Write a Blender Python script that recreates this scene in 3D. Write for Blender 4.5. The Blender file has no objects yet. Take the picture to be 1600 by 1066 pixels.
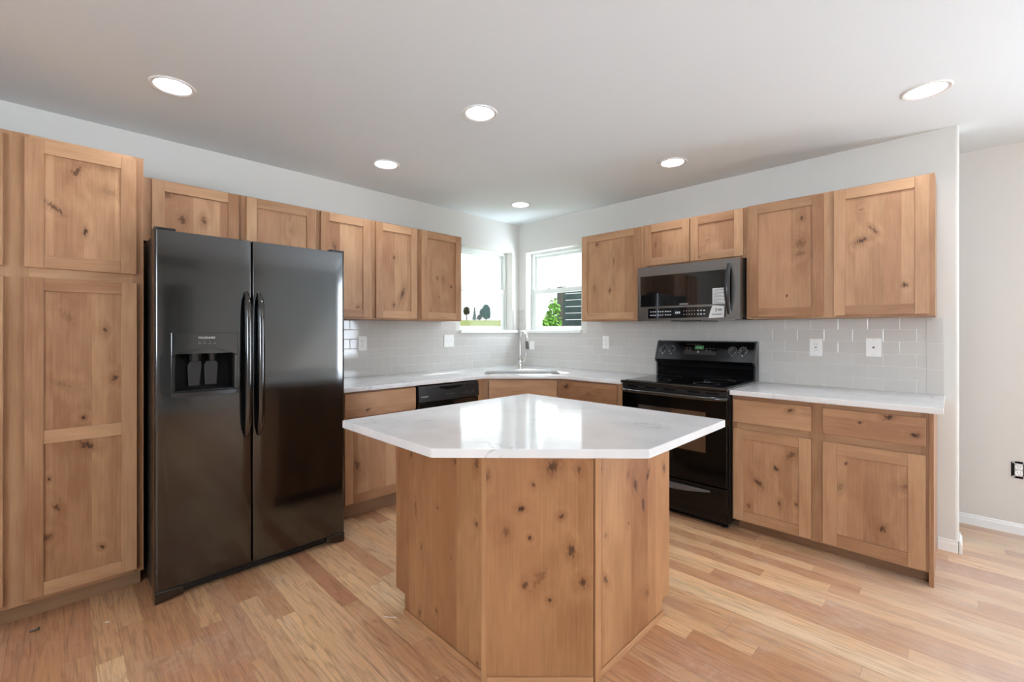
import bpy, bmesh, math, random
from mathutils import Matrix, Vector
random.seed(7)
S = bpy.context.scene
COL = S.collection
PI = math.pi
R = math.radians

# ------------------------------------------------------------------ camera
cam_d = bpy.data.cameras.new('camera')
cam_d.sensor_fit = 'HORIZONTAL'
cam_d.sensor_width = 36.0
cam_d.lens = 36.0 * 698.8 / 1600.0
cam_d.shift_x = (800 - 791.5) / 1600.0
cam_d.shift_y = (518.0 - 533.0) / 1600.0
cam_d.clip_start = 0.05
cam_d.clip_end = 400
cam = bpy.data.objects.new('camera', cam_d)
COL.objects.link(cam)
cam.location = (3.468, -3.667, 1.279)
cam.rotation_euler = (R(90), 0, R(45))
S.camera = cam

# ------------------------------------------------------------------ sky, sun, exposure
S.view_settings.view_transform = 'Standard'
S.view_settings.look = 'None'
S.view_settings.gamma = 1.0
S.view_settings.use_curve_mapping = False
S.view_settings.exposure = 0.01
S.cycles.use_denoising = True
S.cycles.max_bounces = 10
S.cycles.diffuse_bounces = 6
S.cycles.glossy_bounces = 5
S.cycles.transparent_max_bounces = 16
S.cycles.caustics_reflective = False
S.cycles.caustics_refractive = False
S.cycles.sample_clamp_indirect = 6.0

SKY_FRONT = 2.3        # overcast sky seen through the corner windows
GROUND_FILL = 1.7      # glow from below the horizon, added to brighten the ceiling
SKY_FILL = 12.3         # east side of the sky, boosted as fill light for the room
W = bpy.data.worlds.new('sky')
S.world = W
W.use_nodes = True
nt = W.node_tree
nt.nodes.clear()
def wn(t, **k):
    n = nt.nodes.new(t)
    for a, b in k.items():
        setattr(n, a, b)
    return n
tc = wn('ShaderNodeTexCoord')
dotn = wn('ShaderNodeVectorMath', operation='DOT_PRODUCT')
nt.links.new(tc.outputs['Generated'], dotn.inputs[0])
dotn.inputs[1].default_value = (1.0, 0.0, 0.0)
mr = wn('ShaderNodeMapRange', interpolation_type='SMOOTHSTEP')
mr.inputs['From Min'].default_value = -0.35
mr.inputs['From Max'].default_value = 0.2
mr.inputs['To Min'].default_value = SKY_FRONT
mr.inputs['To Max'].default_value = SKY_FILL
nt.links.new(dotn.outputs['Value'], mr.inputs['Value'])
cl = wn('ShaderNodeTexNoise')
cl.inputs['Scale'].default_value = 2.6
cl.inputs['Detail'].default_value = 6
mp = wn('ShaderNodeMapping')
mp.inputs['Scale'].default_value = (1, 1, 3.2)
nt.links.new(tc.outputs['Generated'], mp.inputs['Vector'])
nt.links.new(mp.outputs[0], cl.inputs['Vector'])
cr = wn('ShaderNodeValToRGB')
cr.color_ramp.elements[0].position = 0.35
cr.color_ramp.elements[0].color = (0.93, 0.95, 0.98, 1)
cr.color_ramp.elements[1].position = 0.62
cr.color_ramp.elements[1].color = (1.0, 1.0, 1.0, 1)
nt.links.new(cl.outputs['Fac'], cr.inputs[0])
bg = wn('ShaderNodeBackground')
tint = wn('ShaderNodeMix', data_type='RGBA')          # the fill side is tinted blue to offset warm bounce
tf = wn('ShaderNodeMapRange')
for i_, v_ in enumerate((-0.35, 0.25, 0.0, 1.0)): tf.inputs[i_+1].default_value = v_
nt.links.new(dotn.outputs['Value'], tf.inputs[0])
nt.links.new(tf.outputs[0], tint.inputs[0])
nt.links.new(cr.outputs[0], tint.inputs[6])
tint.inputs[7].default_value = (0.885, 1.0, 1.13, 1)
nt.links.new(tint.outputs[2], bg.inputs['Color'])
sxyz = wn('ShaderNodeSeparateXYZ')                     # boost below the horizon, added as upward fill light
nt.links.new(tc.outputs['Generated'], sxyz.inputs[0])
gz = wn('ShaderNodeMapRange')
for i_, v_ in enumerate((-0.12, 0.12, GROUND_FILL, 1.0)): gz.inputs[i_+1].default_value = v_
nt.links.new(sxyz.outputs[2], gz.inputs[0])
gm = wn('ShaderNodeMath', operation='MULTIPLY')
nt.links.new(mr.outputs[0], gm.inputs[0]); nt.links.new(gz.outputs[0], gm.inputs[1])
hz = wn('ShaderNodeMapRange', interpolation_type='SMOOTHSTEP')   # overcast: dimmer at the horizon than higher up
for i_, v_ in enumerate((0.03, 0.17, 0.43, 1.0)): hz.inputs[i_+1].default_value = v_
nt.links.new(sxyz.outputs[2], hz.inputs[0])
hm = wn('ShaderNodeMath', operation='MULTIPLY')
nt.links.new(gm.outputs[0], hm.inputs[0]); nt.links.new(hz.outputs[0], hm.inputs[1])
hs = wn('ShaderNodeMix', data_type='FLOAT')
nt.links.new(tf.outputs[0], hs.inputs[0]); nt.links.new(hm.outputs[0], hs.inputs[2]); nt.links.new(gm.outputs[0], hs.inputs[3])
nt.links.new(hs.outputs[0], bg.inputs['Strength'])
wo = wn('ShaderNodeOutputWorld')
nt.links.new(bg.outputs[0], wo.inputs[0])

sun_d = bpy.data.lights.new('sun', 'SUN')
sun_d.energy = 9.0
sun_d.angle = R(0.6)
sun_d.color = (1.0, 0.96, 0.88)
sun = bpy.data.objects.new('sun', sun_d)
COL.objects.link(sun)
sun.location = (-3, 8, 12)
sun.rotation_euler = Vector((0.19, -0.43, -0.50)).to_track_quat('-Z', 'Y').to_euler()

LAMP_GLOW = 145.0        # radiance of the recessed lamps' lenses

# ------------------------------------------------------------------ helpers
def lin(r, g, b):
    f = lambda c: ((c / 255 + 0.055) / 1.055) ** 2.4 if c > 10.3 else c / 255 / 12.92
    return (f(r), f(g), f(b), 1)

class MB:
    """collects geometry (verts, faces, uv) for ONE mesh object"""
    def __init__(s, u0=0.0, v0=0.0, scatter=False):
        s.v = []; s.f = []; s.uv = []
        s.u0 = u0; s.v0 = v0; s.scatter = scatter
    def _off(s):
        if s.scatter:
            return (random.randint(1, 60) * 10.0, random.uniform(0, 30))
        return (s.u0, s.v0)
    def poly(s, pts, uvs):
        b = len(s.v)
        s.v += [Vector(p) for p in pts]
        s.f.append(list(range(b, b + len(pts))))
        s.uv += list(uvs)
    def box(s, x0, x1, y0, y1, z0, z1, grain='z'):
        ou, ov = s._off()
        P = [(x0,y0,z0),(x1,y0,z0),(x1,y1,z0),(x0,y1,z0),(x0,y0,z1),(x1,y0,z1),(x1,y1,z1),(x0,y1,z1)]
        b = len(s.v)
        s.v += [Vector(p) for p in P]
        for q, ax in (((0,1,5,4),1),((1,2,6,5),0),((2,3,7,6),1),((3,0,4,7),0),((4,5,6,7),2),((3,2,1,0),2)):
            s.f.append([b + i for i in q])
            g = 'xyz'.index(grain)
            oth = [a for a in (0,1,2) if a != ax]
            if g in oth:
                a = [k for k in oth if k != g][0]; vv = g
            else:
                a, vv = oth
            for i in q:
                s.uv.append((P[i][a] + ou, P[i][vv] + ov))
        return s
    def prism(s, poly, a, b, plane='xy', grain='z'):
        """extrude a closed outline: plane xy along z, xz along y, yz along x"""
        ou, ov = s._off()
        mk = {'xy': lambda p, t: (p[0], p[1], t), 'xz': lambda p, t: (p[0], t, p[1]), 'yz': lambda p, t: (t, p[0], p[1])}[plane]
        area = sum(poly[i][0]*poly[(i+1) % len(poly)][1] - poly[(i+1) % len(poly)][0]*poly[i][1] for i in range(len(poly)))
        pl = list(poly) if area > 0 else list(reversed(poly))
        if plane == 'xz':
            a, b = b, a
        n = len(pl)
        base = len(s.v)
        s.v += [Vector(mk(p, a)) for p in pl] + [Vector(mk(p, b)) for p in pl]
        def uvof(i):
            v = s.v[i]
            if grain == 'x': return (v.z + v.y + ou, v.x + ov)
            if grain == 'y': return (v.z + v.x + ou, v.y + ov)
            return (v.x + v.y + ou, v.z + ov)
        F = [list(range(base + n - 1, base - 1, -1)), list(range(base + n, base + 2*n))]
        for i in range(n):
            j = (i + 1) % n
            F.append([base + i, base + j, base + n + j, base + n + i])
        for q in F:
            s.f.append(q)
            s.uv += [uvof(i) for i in q]
        return s
    def tube(s, path, rad, n=10, squash=1.0, cap=True):
        P = [Vector(p) for p in path]
        rads = rad if isinstance(rad, (list, tuple)) else [rad] * len(P)
        base = len(s.v)
        prev = None
        for i, p in enumerate(P):
            t = (P[min(i+1, len(P)-1)] - P[max(i-1, 0)]).normalized()
            if prev is None:
                ref = Vector((0,0,1)) if abs(t.z) < 0.9 else Vector((1,0,0))
                a = t.cross(ref).normalized()
            else:
                a = (prev - t * prev.dot(t)).normalized()
            prev = a
            bb = t.cross(a)
            for k in range(n):
                th = 2*PI*k/n
                s.v.append(p + a*math.cos(th)*rads[i] + bb*math.sin(th)*rads[i]*squash)
        for i in range(len(P)-1):
            for k in range(n):
                q = [base+i*n+k, base+i*n+(k+1) % n, base+(i+1)*n+(k+1) % n, base+(i+1)*n+k]
                s.f.append(q); s.uv += [(k/n*.1, i*.05)]*4
        if cap:
            s.f.append([base+k for k in range(n-1, -1, -1)]); s.uv += [(0,0)]*n
            e = base+(len(P)-1)*n
            s.f.append([e+k for k in range(n)]); s.uv += [(0,0)]*n
        return s
    def lathe(s, prof, n=24, M=None, closed=False):
        """prof: (radius, height) pairs turned about z, then placed by M"""
        M = M or Matrix()
        base = len(s.v)
        m = len(prof)
        for (r, h) in prof:
            for k in range(n):
                th = 2*PI*k/n
                s.v.append(M @ Vector((r*math.cos(th), r*math.sin(th), h)))
        for i in range(m if closed else m-1):
            i2 = (i+1) % m
            for k in range(n):
                k2 = (k+1) % n
                s.f.append([base+i*n+k, base+i*n+k2, base+i2*n+k2, base+i2*n+k]); s.uv += [(0,0)]*4
        if not closed:
            if prof[0][0] > 1e-6:
                s.f.append([base+k for k in range(n-1, -1, -1)]); s.uv += [(0,0)]*n
            if prof[-1][0] > 1e-6:
                e = base+(m-1)*n
                s.f.append([e+k for k in range(n)]); s.uv += [(0,0)]*n
        return s
    def build(s, name, mat, parent=None, bevel=0.0, segs=2, smooth=None):
        me = bpy.data.meshes.new(name)
        me.from_pydata([tuple(v) for v in s.v], [], s.f)
        uvl = me.uv_layers.new(name='UVMap')
        flat = [c for uv in s.uv for c in uv]
        if len(flat) == 2*len(me.loops):
            uvl.data.foreach_set('uv', flat)
        me.materials.append(mat)
        if smooth is not None:
            me.shade_smooth()
            me.set_sharp_from_angle(angle=R(smooth))
        me.update()
        o = bpy.data.objects.new(name, me)
        COL.objects.link(o)
        if parent: o.parent = parent
        if bevel:
            b = o.modifiers.new('edge', 'BEVEL')
            b.width = bevel; b.segments = segs; b.limit_method = 'ANGLE'; b.angle_limit = R(50)
            b.use_clamp_overlap = True
        return o

def tag(o, label=None, cat=None, group=None, kind=None):
    if label: o['label'] = label
    if cat: o['category'] = cat
    if group: o['group'] = group
    if kind: o['kind'] = kind
    return o
def empty(name, loc, rotz, label, cat, group=None):
    o = bpy.data.objects.new(name, None)
    COL.objects.link(o)
    o.empty_display_size = 0.1
    o.location = loc
    o.rotation_euler = (0, 0, rotz)
    return tag(o, label, cat, group)
def copy_tree(o, parent=None):
    c = o.copy(); COL.objects.link(c)
    if parent: c.parent = parent
    for ch in list(o.children):
        copy_tree(ch, c)
    return c
def lettering(name, text, width, center, mat, parent, depth=0.0006, M=None, height=None):
    """raised lettering standing on a front that faces local -y"""
    cu = bpy.data.curves.new(name, 'FONT')
    cu.body = text
    cu.size = 1.0
    cu.extrude = 0.02
    tmp = bpy.data.objects.new(name + '_curve', cu)
    COL.objects.link(tmp)
    dg = bpy.context.evaluated_depsgraph_get()
    me = bpy.data.meshes.new_from_object(tmp.evaluated_get(dg))
    bpy.data.objects.remove(tmp)
    bpy.data.curves.remove(cu)
    xs = [v.co.x for v in me.vertices]; ys = [v.co.y for v in me.vertices]
    k = width / (max(xs) - min(xs))
    ky = height / (max(ys) - min(ys)) if height else k
    cx, cy = (max(xs)+min(xs))/2, (max(ys)+min(ys))/2
    M = M or Matrix(((1,0,0),(0,0,-1),(0,1,0)))
    for v in me.vertices:
        p = Vector(((v.co.x-cx)*k, (v.co.y-cy)*ky, (v.co.z+0.02)/0.04*depth))
        v.co = M @ p + Vector(center)
    me.materials.clear(); me.materials.append(mat)
    me.name = name
    o = bpy.data.objects.new(name, me)
    COL.objects.link(o)
    o.parent = parent
    return o

# ------------------------------------------------------------------ materials
def mat_new(name):
    m = bpy.data.materials.new(name)
    m.use_nodes = True
    return m, m.node_tree, m.node_tree.nodes['Principled BSDF']
def plain(name, col, rough=0.5, metal=0.0, spec=0.5, coat=0.0, emit=None, bump=None, ior=None):
    m, t, b = mat_new(name)
    b.inputs['Base Color'].default_value = col
    b.inputs['Roughness'].default_value = rough
    b.inputs['Metallic'].default_value = metal
    b.inputs['Specular IOR Level'].default_value = spec
    b.inputs['Coat Weight'].default_value = coat
    if ior: b.inputs['IOR'].default_value = ior
    if emit:
        b.inputs['Emission Color'].default_value = emit[0]
        b.inputs['Emission Strength'].default_value = emit[1]
    if bump:
        sc, st, di = bump
        co = t.nodes.new('ShaderNodeTexCoord')
        n = t.nodes.new('ShaderNodeTexNoise'); n.inputs['Scale'].default_value = sc; n.inputs['Detail'].default_value = 3
        t.links.new(co.outputs['Object'], n.inputs['Vector'])
        bp = t.nodes.new('ShaderNodeBump'); bp.inputs['Strength'].default_value = st; bp.inputs['Distance'].default_value = di
        t.links.new(n.outputs['Fac'], bp.inputs['Height'])
        t.links.new(bp.outputs[0], b.inputs['Normal'])
    return m

class NT:
    def __init__(s, t): s.t = t
    def n(s, ty, ins=None, **kw):
        k = s.t.nodes.new(ty)
        for a, b in kw.items(): setattr(k, a, b)
        for a, b in (ins or {}).items(): s.set(k.inputs[a], b)
        return k
    def set(s, sock, v):
        if isinstance(v, bpy.types.NodeSocket): s.t.links.new(v, sock)
        else: sock.default_value = v
    def m(s, op, *a):
        k = s.t.nodes.new('ShaderNodeMath'); k.operation = op
        for i, v in enumerate(a): s.set(k.inputs[i], v)
        return k.outputs[0]
    def mix(s, fac, a, b, blend='MIX'):
        k = s.t.nodes.new('ShaderNodeMix'); k.data_type = 'RGBA'; k.blend_type = blend
        s.set(k.inputs[0], fac); s.set(k.inputs[6], a); s.set(k.inputs[7], b)
        return k.outputs[2]
    def rng(s, v, a, b, c, d, smooth=True):
        k = s.t.nodes.new('ShaderNodeMapRange')
        k.interpolation_type = 'SMOOTHSTEP' if smooth else 'LINEAR'
        for i, x in enumerate((v, a, b, c, d)): s.set(k.inputs[i], x)
        return k.outputs[0]
    def xyz(s, x, y, z=0.0):
        k = s.t.nodes.new('ShaderNodeCombineXYZ')
        for i, v in enumerate((x, y, z)): s.set(k.inputs[i], v)
        return k.outputs[0]

def knot_group():
    g = bpy.data.node_groups.new('knot', 'ShaderNodeTree')
    I = g.interface
    for nm, ty in (('U','NodeSocketFloat'),('V','NodeSocketFloat'),('Wob','NodeSocketFloat'),('CU','NodeSocketFloat'),('CV','NodeSocketFloat'),
                   ('Rad','NodeSocketFloat'),('Long','NodeSocketFloat'),('Ang','NodeSocketFloat'),('Dark','NodeSocketFloat'),('CoreIn','NodeSocketFloat'),('HaloIn','NodeSocketFloat'),('SwirlIn','NodeSocketFloat')):
        I.new_socket(nm, in_out='INPUT', socket_type=ty)
    for nm in ('Core','Halo','Swirl'):
        I.new_socket(nm, in_out='OUTPUT', socket_type='NodeSocketFloat')
    gi = g.nodes.new('NodeGroupInput'); go = g.nodes.new('NodeGroupOutput')
    T = NT(g); o = gi.outputs
    du = T.m('SUBTRACT', o['U'], o['CU']); dv = T.m('SUBTRACT', o['V'], o['CV'])
    ca = T.m('COSINE', o['Ang']); sa = T.m('SINE', o['Ang'])
    p = T.m('SUBTRACT', T.m('MULTIPLY', du, ca), T.m('MULTIPLY', dv, sa))
    q = T.m('ADD', T.m('MULTIPLY', du, sa), T.m('MULTIPLY', dv, ca))
    p = T.m('DIVIDE', p, o['Rad']); q = T.m('DIVIDE', q, T.m('MULTIPLY', o['Rad'], o['Long']))
    d = T.m('SQRT', T.m('ADD', T.m('MULTIPLY', p, p), T.m('MULTIPLY', q, q)))
    d = T.m('ADD', d, T.m('MULTIPLY', T.m('SUBTRACT', o['Wob'], 0.5), 2.6))
    core = T.m('MULTIPLY', T.rng(d, 0.25, 1.0, 1.0, 0.0), o['Dark'])
    halo = T.m('MULTIPLY', T.rng(d, 0.5, 2.6, 1.0, 0.0), o['Dark'])
    sw = T.rng(d, 0.6, 5.0, 1.0, 0.0)
    T.set(go.inputs['Core'], T.m('MAXIMUM', core, o['CoreIn']))
    T.set(go.inputs['Halo'], T.m('MAXIMUM', halo, o['HaloIn']))
    T.set(go.inputs['Swirl'], T.m('MAXIMUM', sw, o['SwirlIn']))
    return g
KG = knot_group()

ALDER_A = lin(198, 158, 121)
ALDER_B = lin(149, 107, 76)
def wood(name, knots=(), seed=0.0, boards=True, board_w=0.105, tone=1.0, random_knots=0.0, tint=(1, 1, 1)):
    m, t, b = mat_new(name)
    T = NT(t)
    uv = T.n('ShaderNodeUVMap', uv_map='UVMap').outputs[0]
    sp = T.n('ShaderNodeSeparateXYZ', {0: uv})
    U, V = sp.outputs[0], sp.outputs[1]
    if boards:
        wv = T.m('ADD', T.m('MULTIPLY', T.m('SINE', T.m('ADD', T.m('MULTIPLY', U, 31.0), seed*1.7)), 0.022), U)
        idx = T.m('FLOOR', T.m('DIVIDE', T.m('ADD', wv, seed*0.37), board_w))
    else:
        idx = T.m('FLOOR', T.m('DIVIDE', T.m('ADD', U, 5.0), 10.0))
    wnz = T.n('ShaderNodeTexWhiteNoise', {'Vector': T.xyz(idx, seed + 3.3, 1.0)}, noise_dimensions='3D')
    rnd = wnz.outputs['Value']
    warp = T.n('ShaderNodeTexNoise', {'Vector': T.xyz(T.m('MULTIPLY', U, 6.0), T.m('MULTIPLY', V, 1.6), T.m('ADD', T.m('MULTIPLY', rnd, 40.0), seed)), 'Scale': 1.0, 'Detail': 3.0})
    wob = T.n('ShaderNodeTexNoise', {'Vector': T.xyz(T.m('MULTIPLY', U, 130.0), T.m('MULTIPLY', V, 60.0), seed), 'Scale': 1.0, 'Detail': 3.0}).outputs['Fac']
    core, halo, swirl = 0.0, 0.0, 0.0
    for (ku, kv, kr, kl, ka, kd) in knots:
        g = t.nodes.new('ShaderNodeGroup'); g.node_tree = KG
        for nm, val in (('U',U),('V',V),('Wob',wob),('CU',ku),('CV',kv),('Rad',kr*1.0),('Long',kl),('Ang',R(ka)),('Dark',kd),('CoreIn',core),('HaloIn',halo),('SwirlIn',swirl)):
            T.set(g.inputs[nm], val)
        core, halo, swirl = g.outputs[0], g.outputs[1], g.outputs[2]
    if random_knots > 0:
        vo = T.n('ShaderNodeTexVoronoi', {'Vector': T.xyz(T.m('MULTIPLY', U, 6.0), T.m('MULTIPLY', V, 2.6), seed), 'Scale': 1.0}, voronoi_dimensions='2D')
        pick = T.m('GREATER_THAN', T.n('ShaderNodeSeparateColor', {0: vo.outputs['Color']}).outputs[0], 1.0 - random_knots)
        dd = T.m('ADD', vo.outputs['Distance'], T.m('MULTIPLY', T.m('SUBTRACT', wob, 0.5), 0.06))
        c2 = T.m('MULTIPLY', T.rng(dd, 0.012, 0.06, 1.0, 0.0), pick)
        h2 = T.m('MULTIPLY', T.rng(dd, 0.03, 0.17, 0.8, 0.0), pick)
        core = T.m('MAXIMUM', c2, core); halo = T.m('MAXIMUM', h2, halo)
        swirl = T.m('MAXIMUM', T.m('MULTIPLY', T.rng(dd, 0.03, 0.25, 1.0, 0.0), pick), swirl)
    ph = T.m('ADD', T.m('MULTIPLY', warp.outputs['Fac'], 26.0), T.m('MULTIPLY', swirl, 5.0))
    ring = T.m('ADD', T.m('MULTIPLY', T.m('SINE', ph), 0.5), 0.5)
    fine = T.n('ShaderNodeTexNoise', {'Vector': T.xyz(T.m('MULTIPLY', U, 150.0), T.m('MULTIPLY', V, 5.0), T.m('MULTIPLY', rnd, 9.0)), 'Scale': 1.0, 'Detail': 4.0, 'Roughness': 0.6}).outputs['Fac']
    blot = T.n('ShaderNodeTexNoise', {'Vector': T.xyz(T.m('MULTIPLY', U, 9.0), T.m('MULTIPLY', V, 3.0), T.m('ADD', T.m('MULTIPLY', rnd, 17.0), seed)), 'Scale': 1.0, 'Detail': 3.0}).outputs['Fac']
    f = T.m('ADD', T.m('MULTIPLY', ring, 0.16), T.m('MULTIPLY', T.rng(fine, 0.3, 0.7, 0.0, 1.0), 0.22))
    f = T.m('ADD', f, T.m('MULTIPLY', T.rng(blot, 0.35, 0.75, 0.0, 1.0), 0.30))
    f = T.m('ADD', f, T.m('MULTIPLY', rnd, 0.62))
    A = tuple(c*tone*q for c, q in zip(ALDER_A, tint)) + (1,)
    B = tuple(c*tone*q for c, q in zip(ALDER_B, tint)) + (1,)
    col = T.mix(f, A, B)
    if boards:
        pinkish = T.rng(T.n('ShaderNodeTexWhiteNoise', {'Vector': T.xyz(idx, seed + 9.1, 4.0)}).outputs['Value'], 0.55, 0.9, 0.0, 0.35)
        col = T.mix(pinkish, col, tuple(c*tone*q for c, q in zip(lin(164, 115, 85), tint)) + (1,))
    col = T.mix(T.m('MULTIPLY', halo, 0.42), col, lin(118, 72, 44))
    col = T.mix(T.m('MULTIPLY', core, 0.92), col, lin(52, 28, 16))
    T.set(b.inputs['Base Color'], col)
    b.inputs['Roughness'].default_value = 0.42
    b.inputs['Specular IOR Level'].default_value = 0.35
    return m

K = {
 'pantry_up': [(-3.611,2.012,.014,2.2,35,.8),(-3.683,1.834,.014,3.5,-50,.7),(-3.582,1.741,.009,2.5,8,1),(-3.501,1.943,.02,2,-80,.25)],
 'pantry_low': [(-3.642,1.346,.02,2,-30,.3),(-3.512,1.283,.01,1.6,0,.8),(-3.479,1.055,.013,1.4,20,.8),(-3.587,.88,.01,1.1,0,1),(-3.576,.751,.018,1.8,-60,.9),(-3.699,.622,.006,2,0,1),(-3.675,.49,.011,1.8,-20,.8),(-3.705,.362,.014,1.6,60,.7),(-3.525,.261,.011,1.2,-30,.9),(-3.662,1.043,.02,2,-60,.3)],
 'fridge_a': [(-3.163,1.925,.022,1.4,0,.75),(-3.06,1.936,.016,1.6,0,.7),(-3.234,2.05,.02,1.5,70,.5)],
 'fridge_b': [(-2.567,1.957,.015,1.5,0,.3)],
 'door1': [(-2.264,1.882,.02,2.5,-15,.6),(-2.088,1.461,.01,2,80,.6)],
 'door2': [(-1.782,1.867,.012,1.3,0,.7),(-1.704,1.584,.02,3.2,20,.8),(-1.782,1.488,.011,1.4,0,.9)],
 'door3': [(-1.359,1.737,.011,1.4,0,.8),(-1.209,1.676,.012,1.5,0,1),(-1.301,1.736,.03,2.2,-15,.3),(-1.342,1.578,.008,1.4,0,.6)],
 'doorA': [(1.243,2.045,.014,1.2,0,.9),(1.374,1.631,.012,1.8,0,.8),(1.412,1.88,.007,5,0,.6),(1.218,1.664,.018,2,0,.4)],
 'micro_a': [(1.795,1.964,.008,4,5,.6)],
 'micro_b': [(2.196,1.947,.012,2,80,.3)],
 'doorC': [(2.781,2.001,.012,1.6,10,.8),(2.771,1.843,.035,1.1,0,.45),(2.774,1.777,.02,2,75,.4),(2.699,1.512,.006,1.6,0,1)],
 'doorD': [(3.08,1.815,.016,2.2,70,.95),(3.136,1.874,.01,3.5,-35,.7),(3.275,1.54,.013,1.1,0,.95),(3.08,2.0,.007,1.6,80,.6)],
 'draw1': [(.811,2.784,.011,1.6,10,.9)],
 'draw2': [(.83,3.23,.015,1.8,15,1),(.786,3.109,.007,1.3,0,.9),(.753,3.325,.014,1.5,10,1)],
 'baseA': [(2.61,.337,.018,2.4,-40,.8),(2.705,.444,.015,1.6,-30,.9),(2.785,.541,.02,2.2,35,.6),(2.555,.182,.014,1.4,0,.6),(2.722,.24,.01,2,0,.6),(2.811,.26,.009,1.6,0,.8)],
 'baseB': [(3.047,.55,.008,1.3,0,.9),(3.201,.236,.016,1.2,15,.9),(3.021,.414,.02,1.6,30,.35),(3.291,.481,.014,2,60,.4)],
 'ldraw': [(.741,-2.172,.012,1.6,10,.8)],
 'ldoor': [(-2.244,.372,.02,2.5,-15,.7)],
 'rdraw': [(.812,1.147,.022,1.5,40,.9),(.769,1.368,.02,2,10,.4)],
 'isl_left': [(1.955,.55,.006,1.2,0,.9),(2.202,.556,.01,1.2,0,.8),(1.797,.504,.008,5,-5,.5),(1.841,.349,.009,3,0,.5),(1.761,.732,.01,1.6,0,.7),(2.202,.783,.012,2.4,0,.6),(1.948,.116,.01,1.3,0,.7),(2.047,.376,.006,2,0,.5),(1.826,.051,.009,3,15,.6),(2.072,.765,.008,1.6,0,.6),(2.206,.036,.01,1.2,0,.7)],
 'isl_right': [(-1.988,.647,.016,2.6,-25,.85),(-1.884,.662,.012,2.4,20,.85),(-1.923,.545,.013,3,-12,.85),(-2.21,.341,.01,2.4,-35,.8),(-1.73,.659,.014,2.2,-10,.8),(-2.244,.166,.006,1.3,0,.9),(-2.21,.511,.009,1.6,-20,.5),(-2.04,.503,.006,1.3,0,.7),(-1.89,.16,.014,1.6,-50,.5),(-2.045,.702,.012,1.6,10,.5),(-2.24,.765,.006,1.3,0,.7)],
 'isl_front': [(.135,.636,.013,1.1,70,1),(.278,.606,.01,1.2,30,1),(.165,.53,.008,1.1,0,1),(.315,.483,.017,1.8,-20,.8),(.248,.786,.018,1.8,15,.8),(.147,.358,.013,1.3,0,.8),(.202,.384,.02,3,35,.4),(.357,.369,.018,1.2,0,.8),(.239,.303,.009,1,0,1),(.077,.55,.014,1.3,0,.45),(.177,.724,.009,1.2,0,.7),(.343,.777,.012,1.4,0,.6),(.012,.754,.014,1.6,0,.5)],
}
WM = {}
ISL_SHADE = (0.95, 0.85, 0.72)        # shade and warm bounce on the island, painted into its board colour
def wk(key):
    if key not in WM:
        WM[key] = wood('knotty_alder_' + key, K.get(key, ()), seed=len(WM)*1.37 + 0.6, tint=ISL_SHADE if key == 'isl_front' else (1, 1, 1))
    return WM[key]
W_RAIL = wood('alder_rail', boards=False, seed=2.2, random_knots=0.05)
W_FRAME = wood('alder_face_frame', boards=False, seed=5.1, tone=0.93, random_knots=0.12)
W_BODY = wood('alder_carcass', boards=True, seed=8.4, tone=0.9)
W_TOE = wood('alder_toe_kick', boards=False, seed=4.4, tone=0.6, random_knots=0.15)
W_TRIM = wood('alder_trim', boards=False, seed=7.7, tone=1.08, tint=(0.97, 0.9, 0.8))

PAINT = plain('wall_paint', lin(213, 212, 207), 0.75, spec=0.25, bump=(170, 0.12, 0.004))
CEIL_PAINT = plain('ceiling_paint', lin(231, 239, 244), 0.8, spec=0.2, bump=(150, 0.08, 0.004))
HALL_WARM_LIT = plain('wall_paint_warm_lit', lin(218, 213, 207), 0.75, spec=0.25, bump=(170, 0.1, 0.004))  # same wall paint, with the hall's warm light tinted in
WHITE_TRIM = plain('white_trim', lin(238, 239, 238), 0.4)
VINYL = plain('white_vinyl', lin(216, 221, 217), 0.35)
PLATE = plain('white_plate', lin(242, 242, 240), 0.35)
PLATE_DARK = plain('slot_dark', lin(40, 38, 36), 0.6)
BLACK = plain('black_gloss', (0.002, 0.002, 0.002, 1), 0.12, coat=0.3, ior=1.85)
BLACK_SOFT = plain('black_plastic', (0.012, 0.012, 0.013, 1), 0.3, spec=0.6)
BLACK_SIDE = plain('black_textured_side', (0.018, 0.016, 0.015, 1), 0.38, spec=0.5)
BLACK_MATTE = plain('black_matte', (0.003, 0.003, 0.003, 1), 0.55, spec=0.15)
CONSOLE = plain('range_console', (0.003, 0.003, 0.0035, 1), 0.22, spec=0.18)
RANGE_BLACK = plain('range_enamel', (0.002, 0.002, 0.002, 1), 0.1, spec=0.28)
GLASS_BLACK = plain('black_glass', (0.004, 0.004, 0.0045, 1), 0.04, spec=0.8)
OVEN_GLASS = plain('oven_window_glass', (0.012, 0.006, 0.005, 1), 0.05, spec=1.0, coat=1.0, ior=2.0)
SLATE_STEEL = plain('black_stainless', (0.30, 0.295, 0.29, 1), 0.27, metal=0.95)
STEEL = plain('brushed_steel', (0.62, 0.61, 0.59, 1), 0.28, metal=1.0)
CHROME = plain('brushed_nickel', (0.72, 0.71, 0.69, 1), 0.2, metal=1.0)
MARK = plain('pale_print', lin(205, 208, 210), 0.5)
MARK_DIM = plain('grey_print', lin(120, 122, 125), 0.5)
RING = plain('burner_ring', lin(60, 60, 62), 0.3)
GREEN_LCD = plain('green_display', (0.01, 0.03, 0.012, 1), 0.3, emit=((0.25, 0.7, 0.3, 1), 0.10))
PAPER = plain('sticker_paper', lin(205, 205, 203), 0.7)
PAPER_PRINT = plain('sticker_print', lin(135, 135, 135), 0.7)
LENS = plain('lamp_lens', (1, 1, 1, 1), 0.5, emit=((0.93, 1.0, 1.09, 1), LAMP_GLOW))
BAFFLE = plain('lamp_baffle', lin(245, 245, 244), 0.45)

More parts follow.
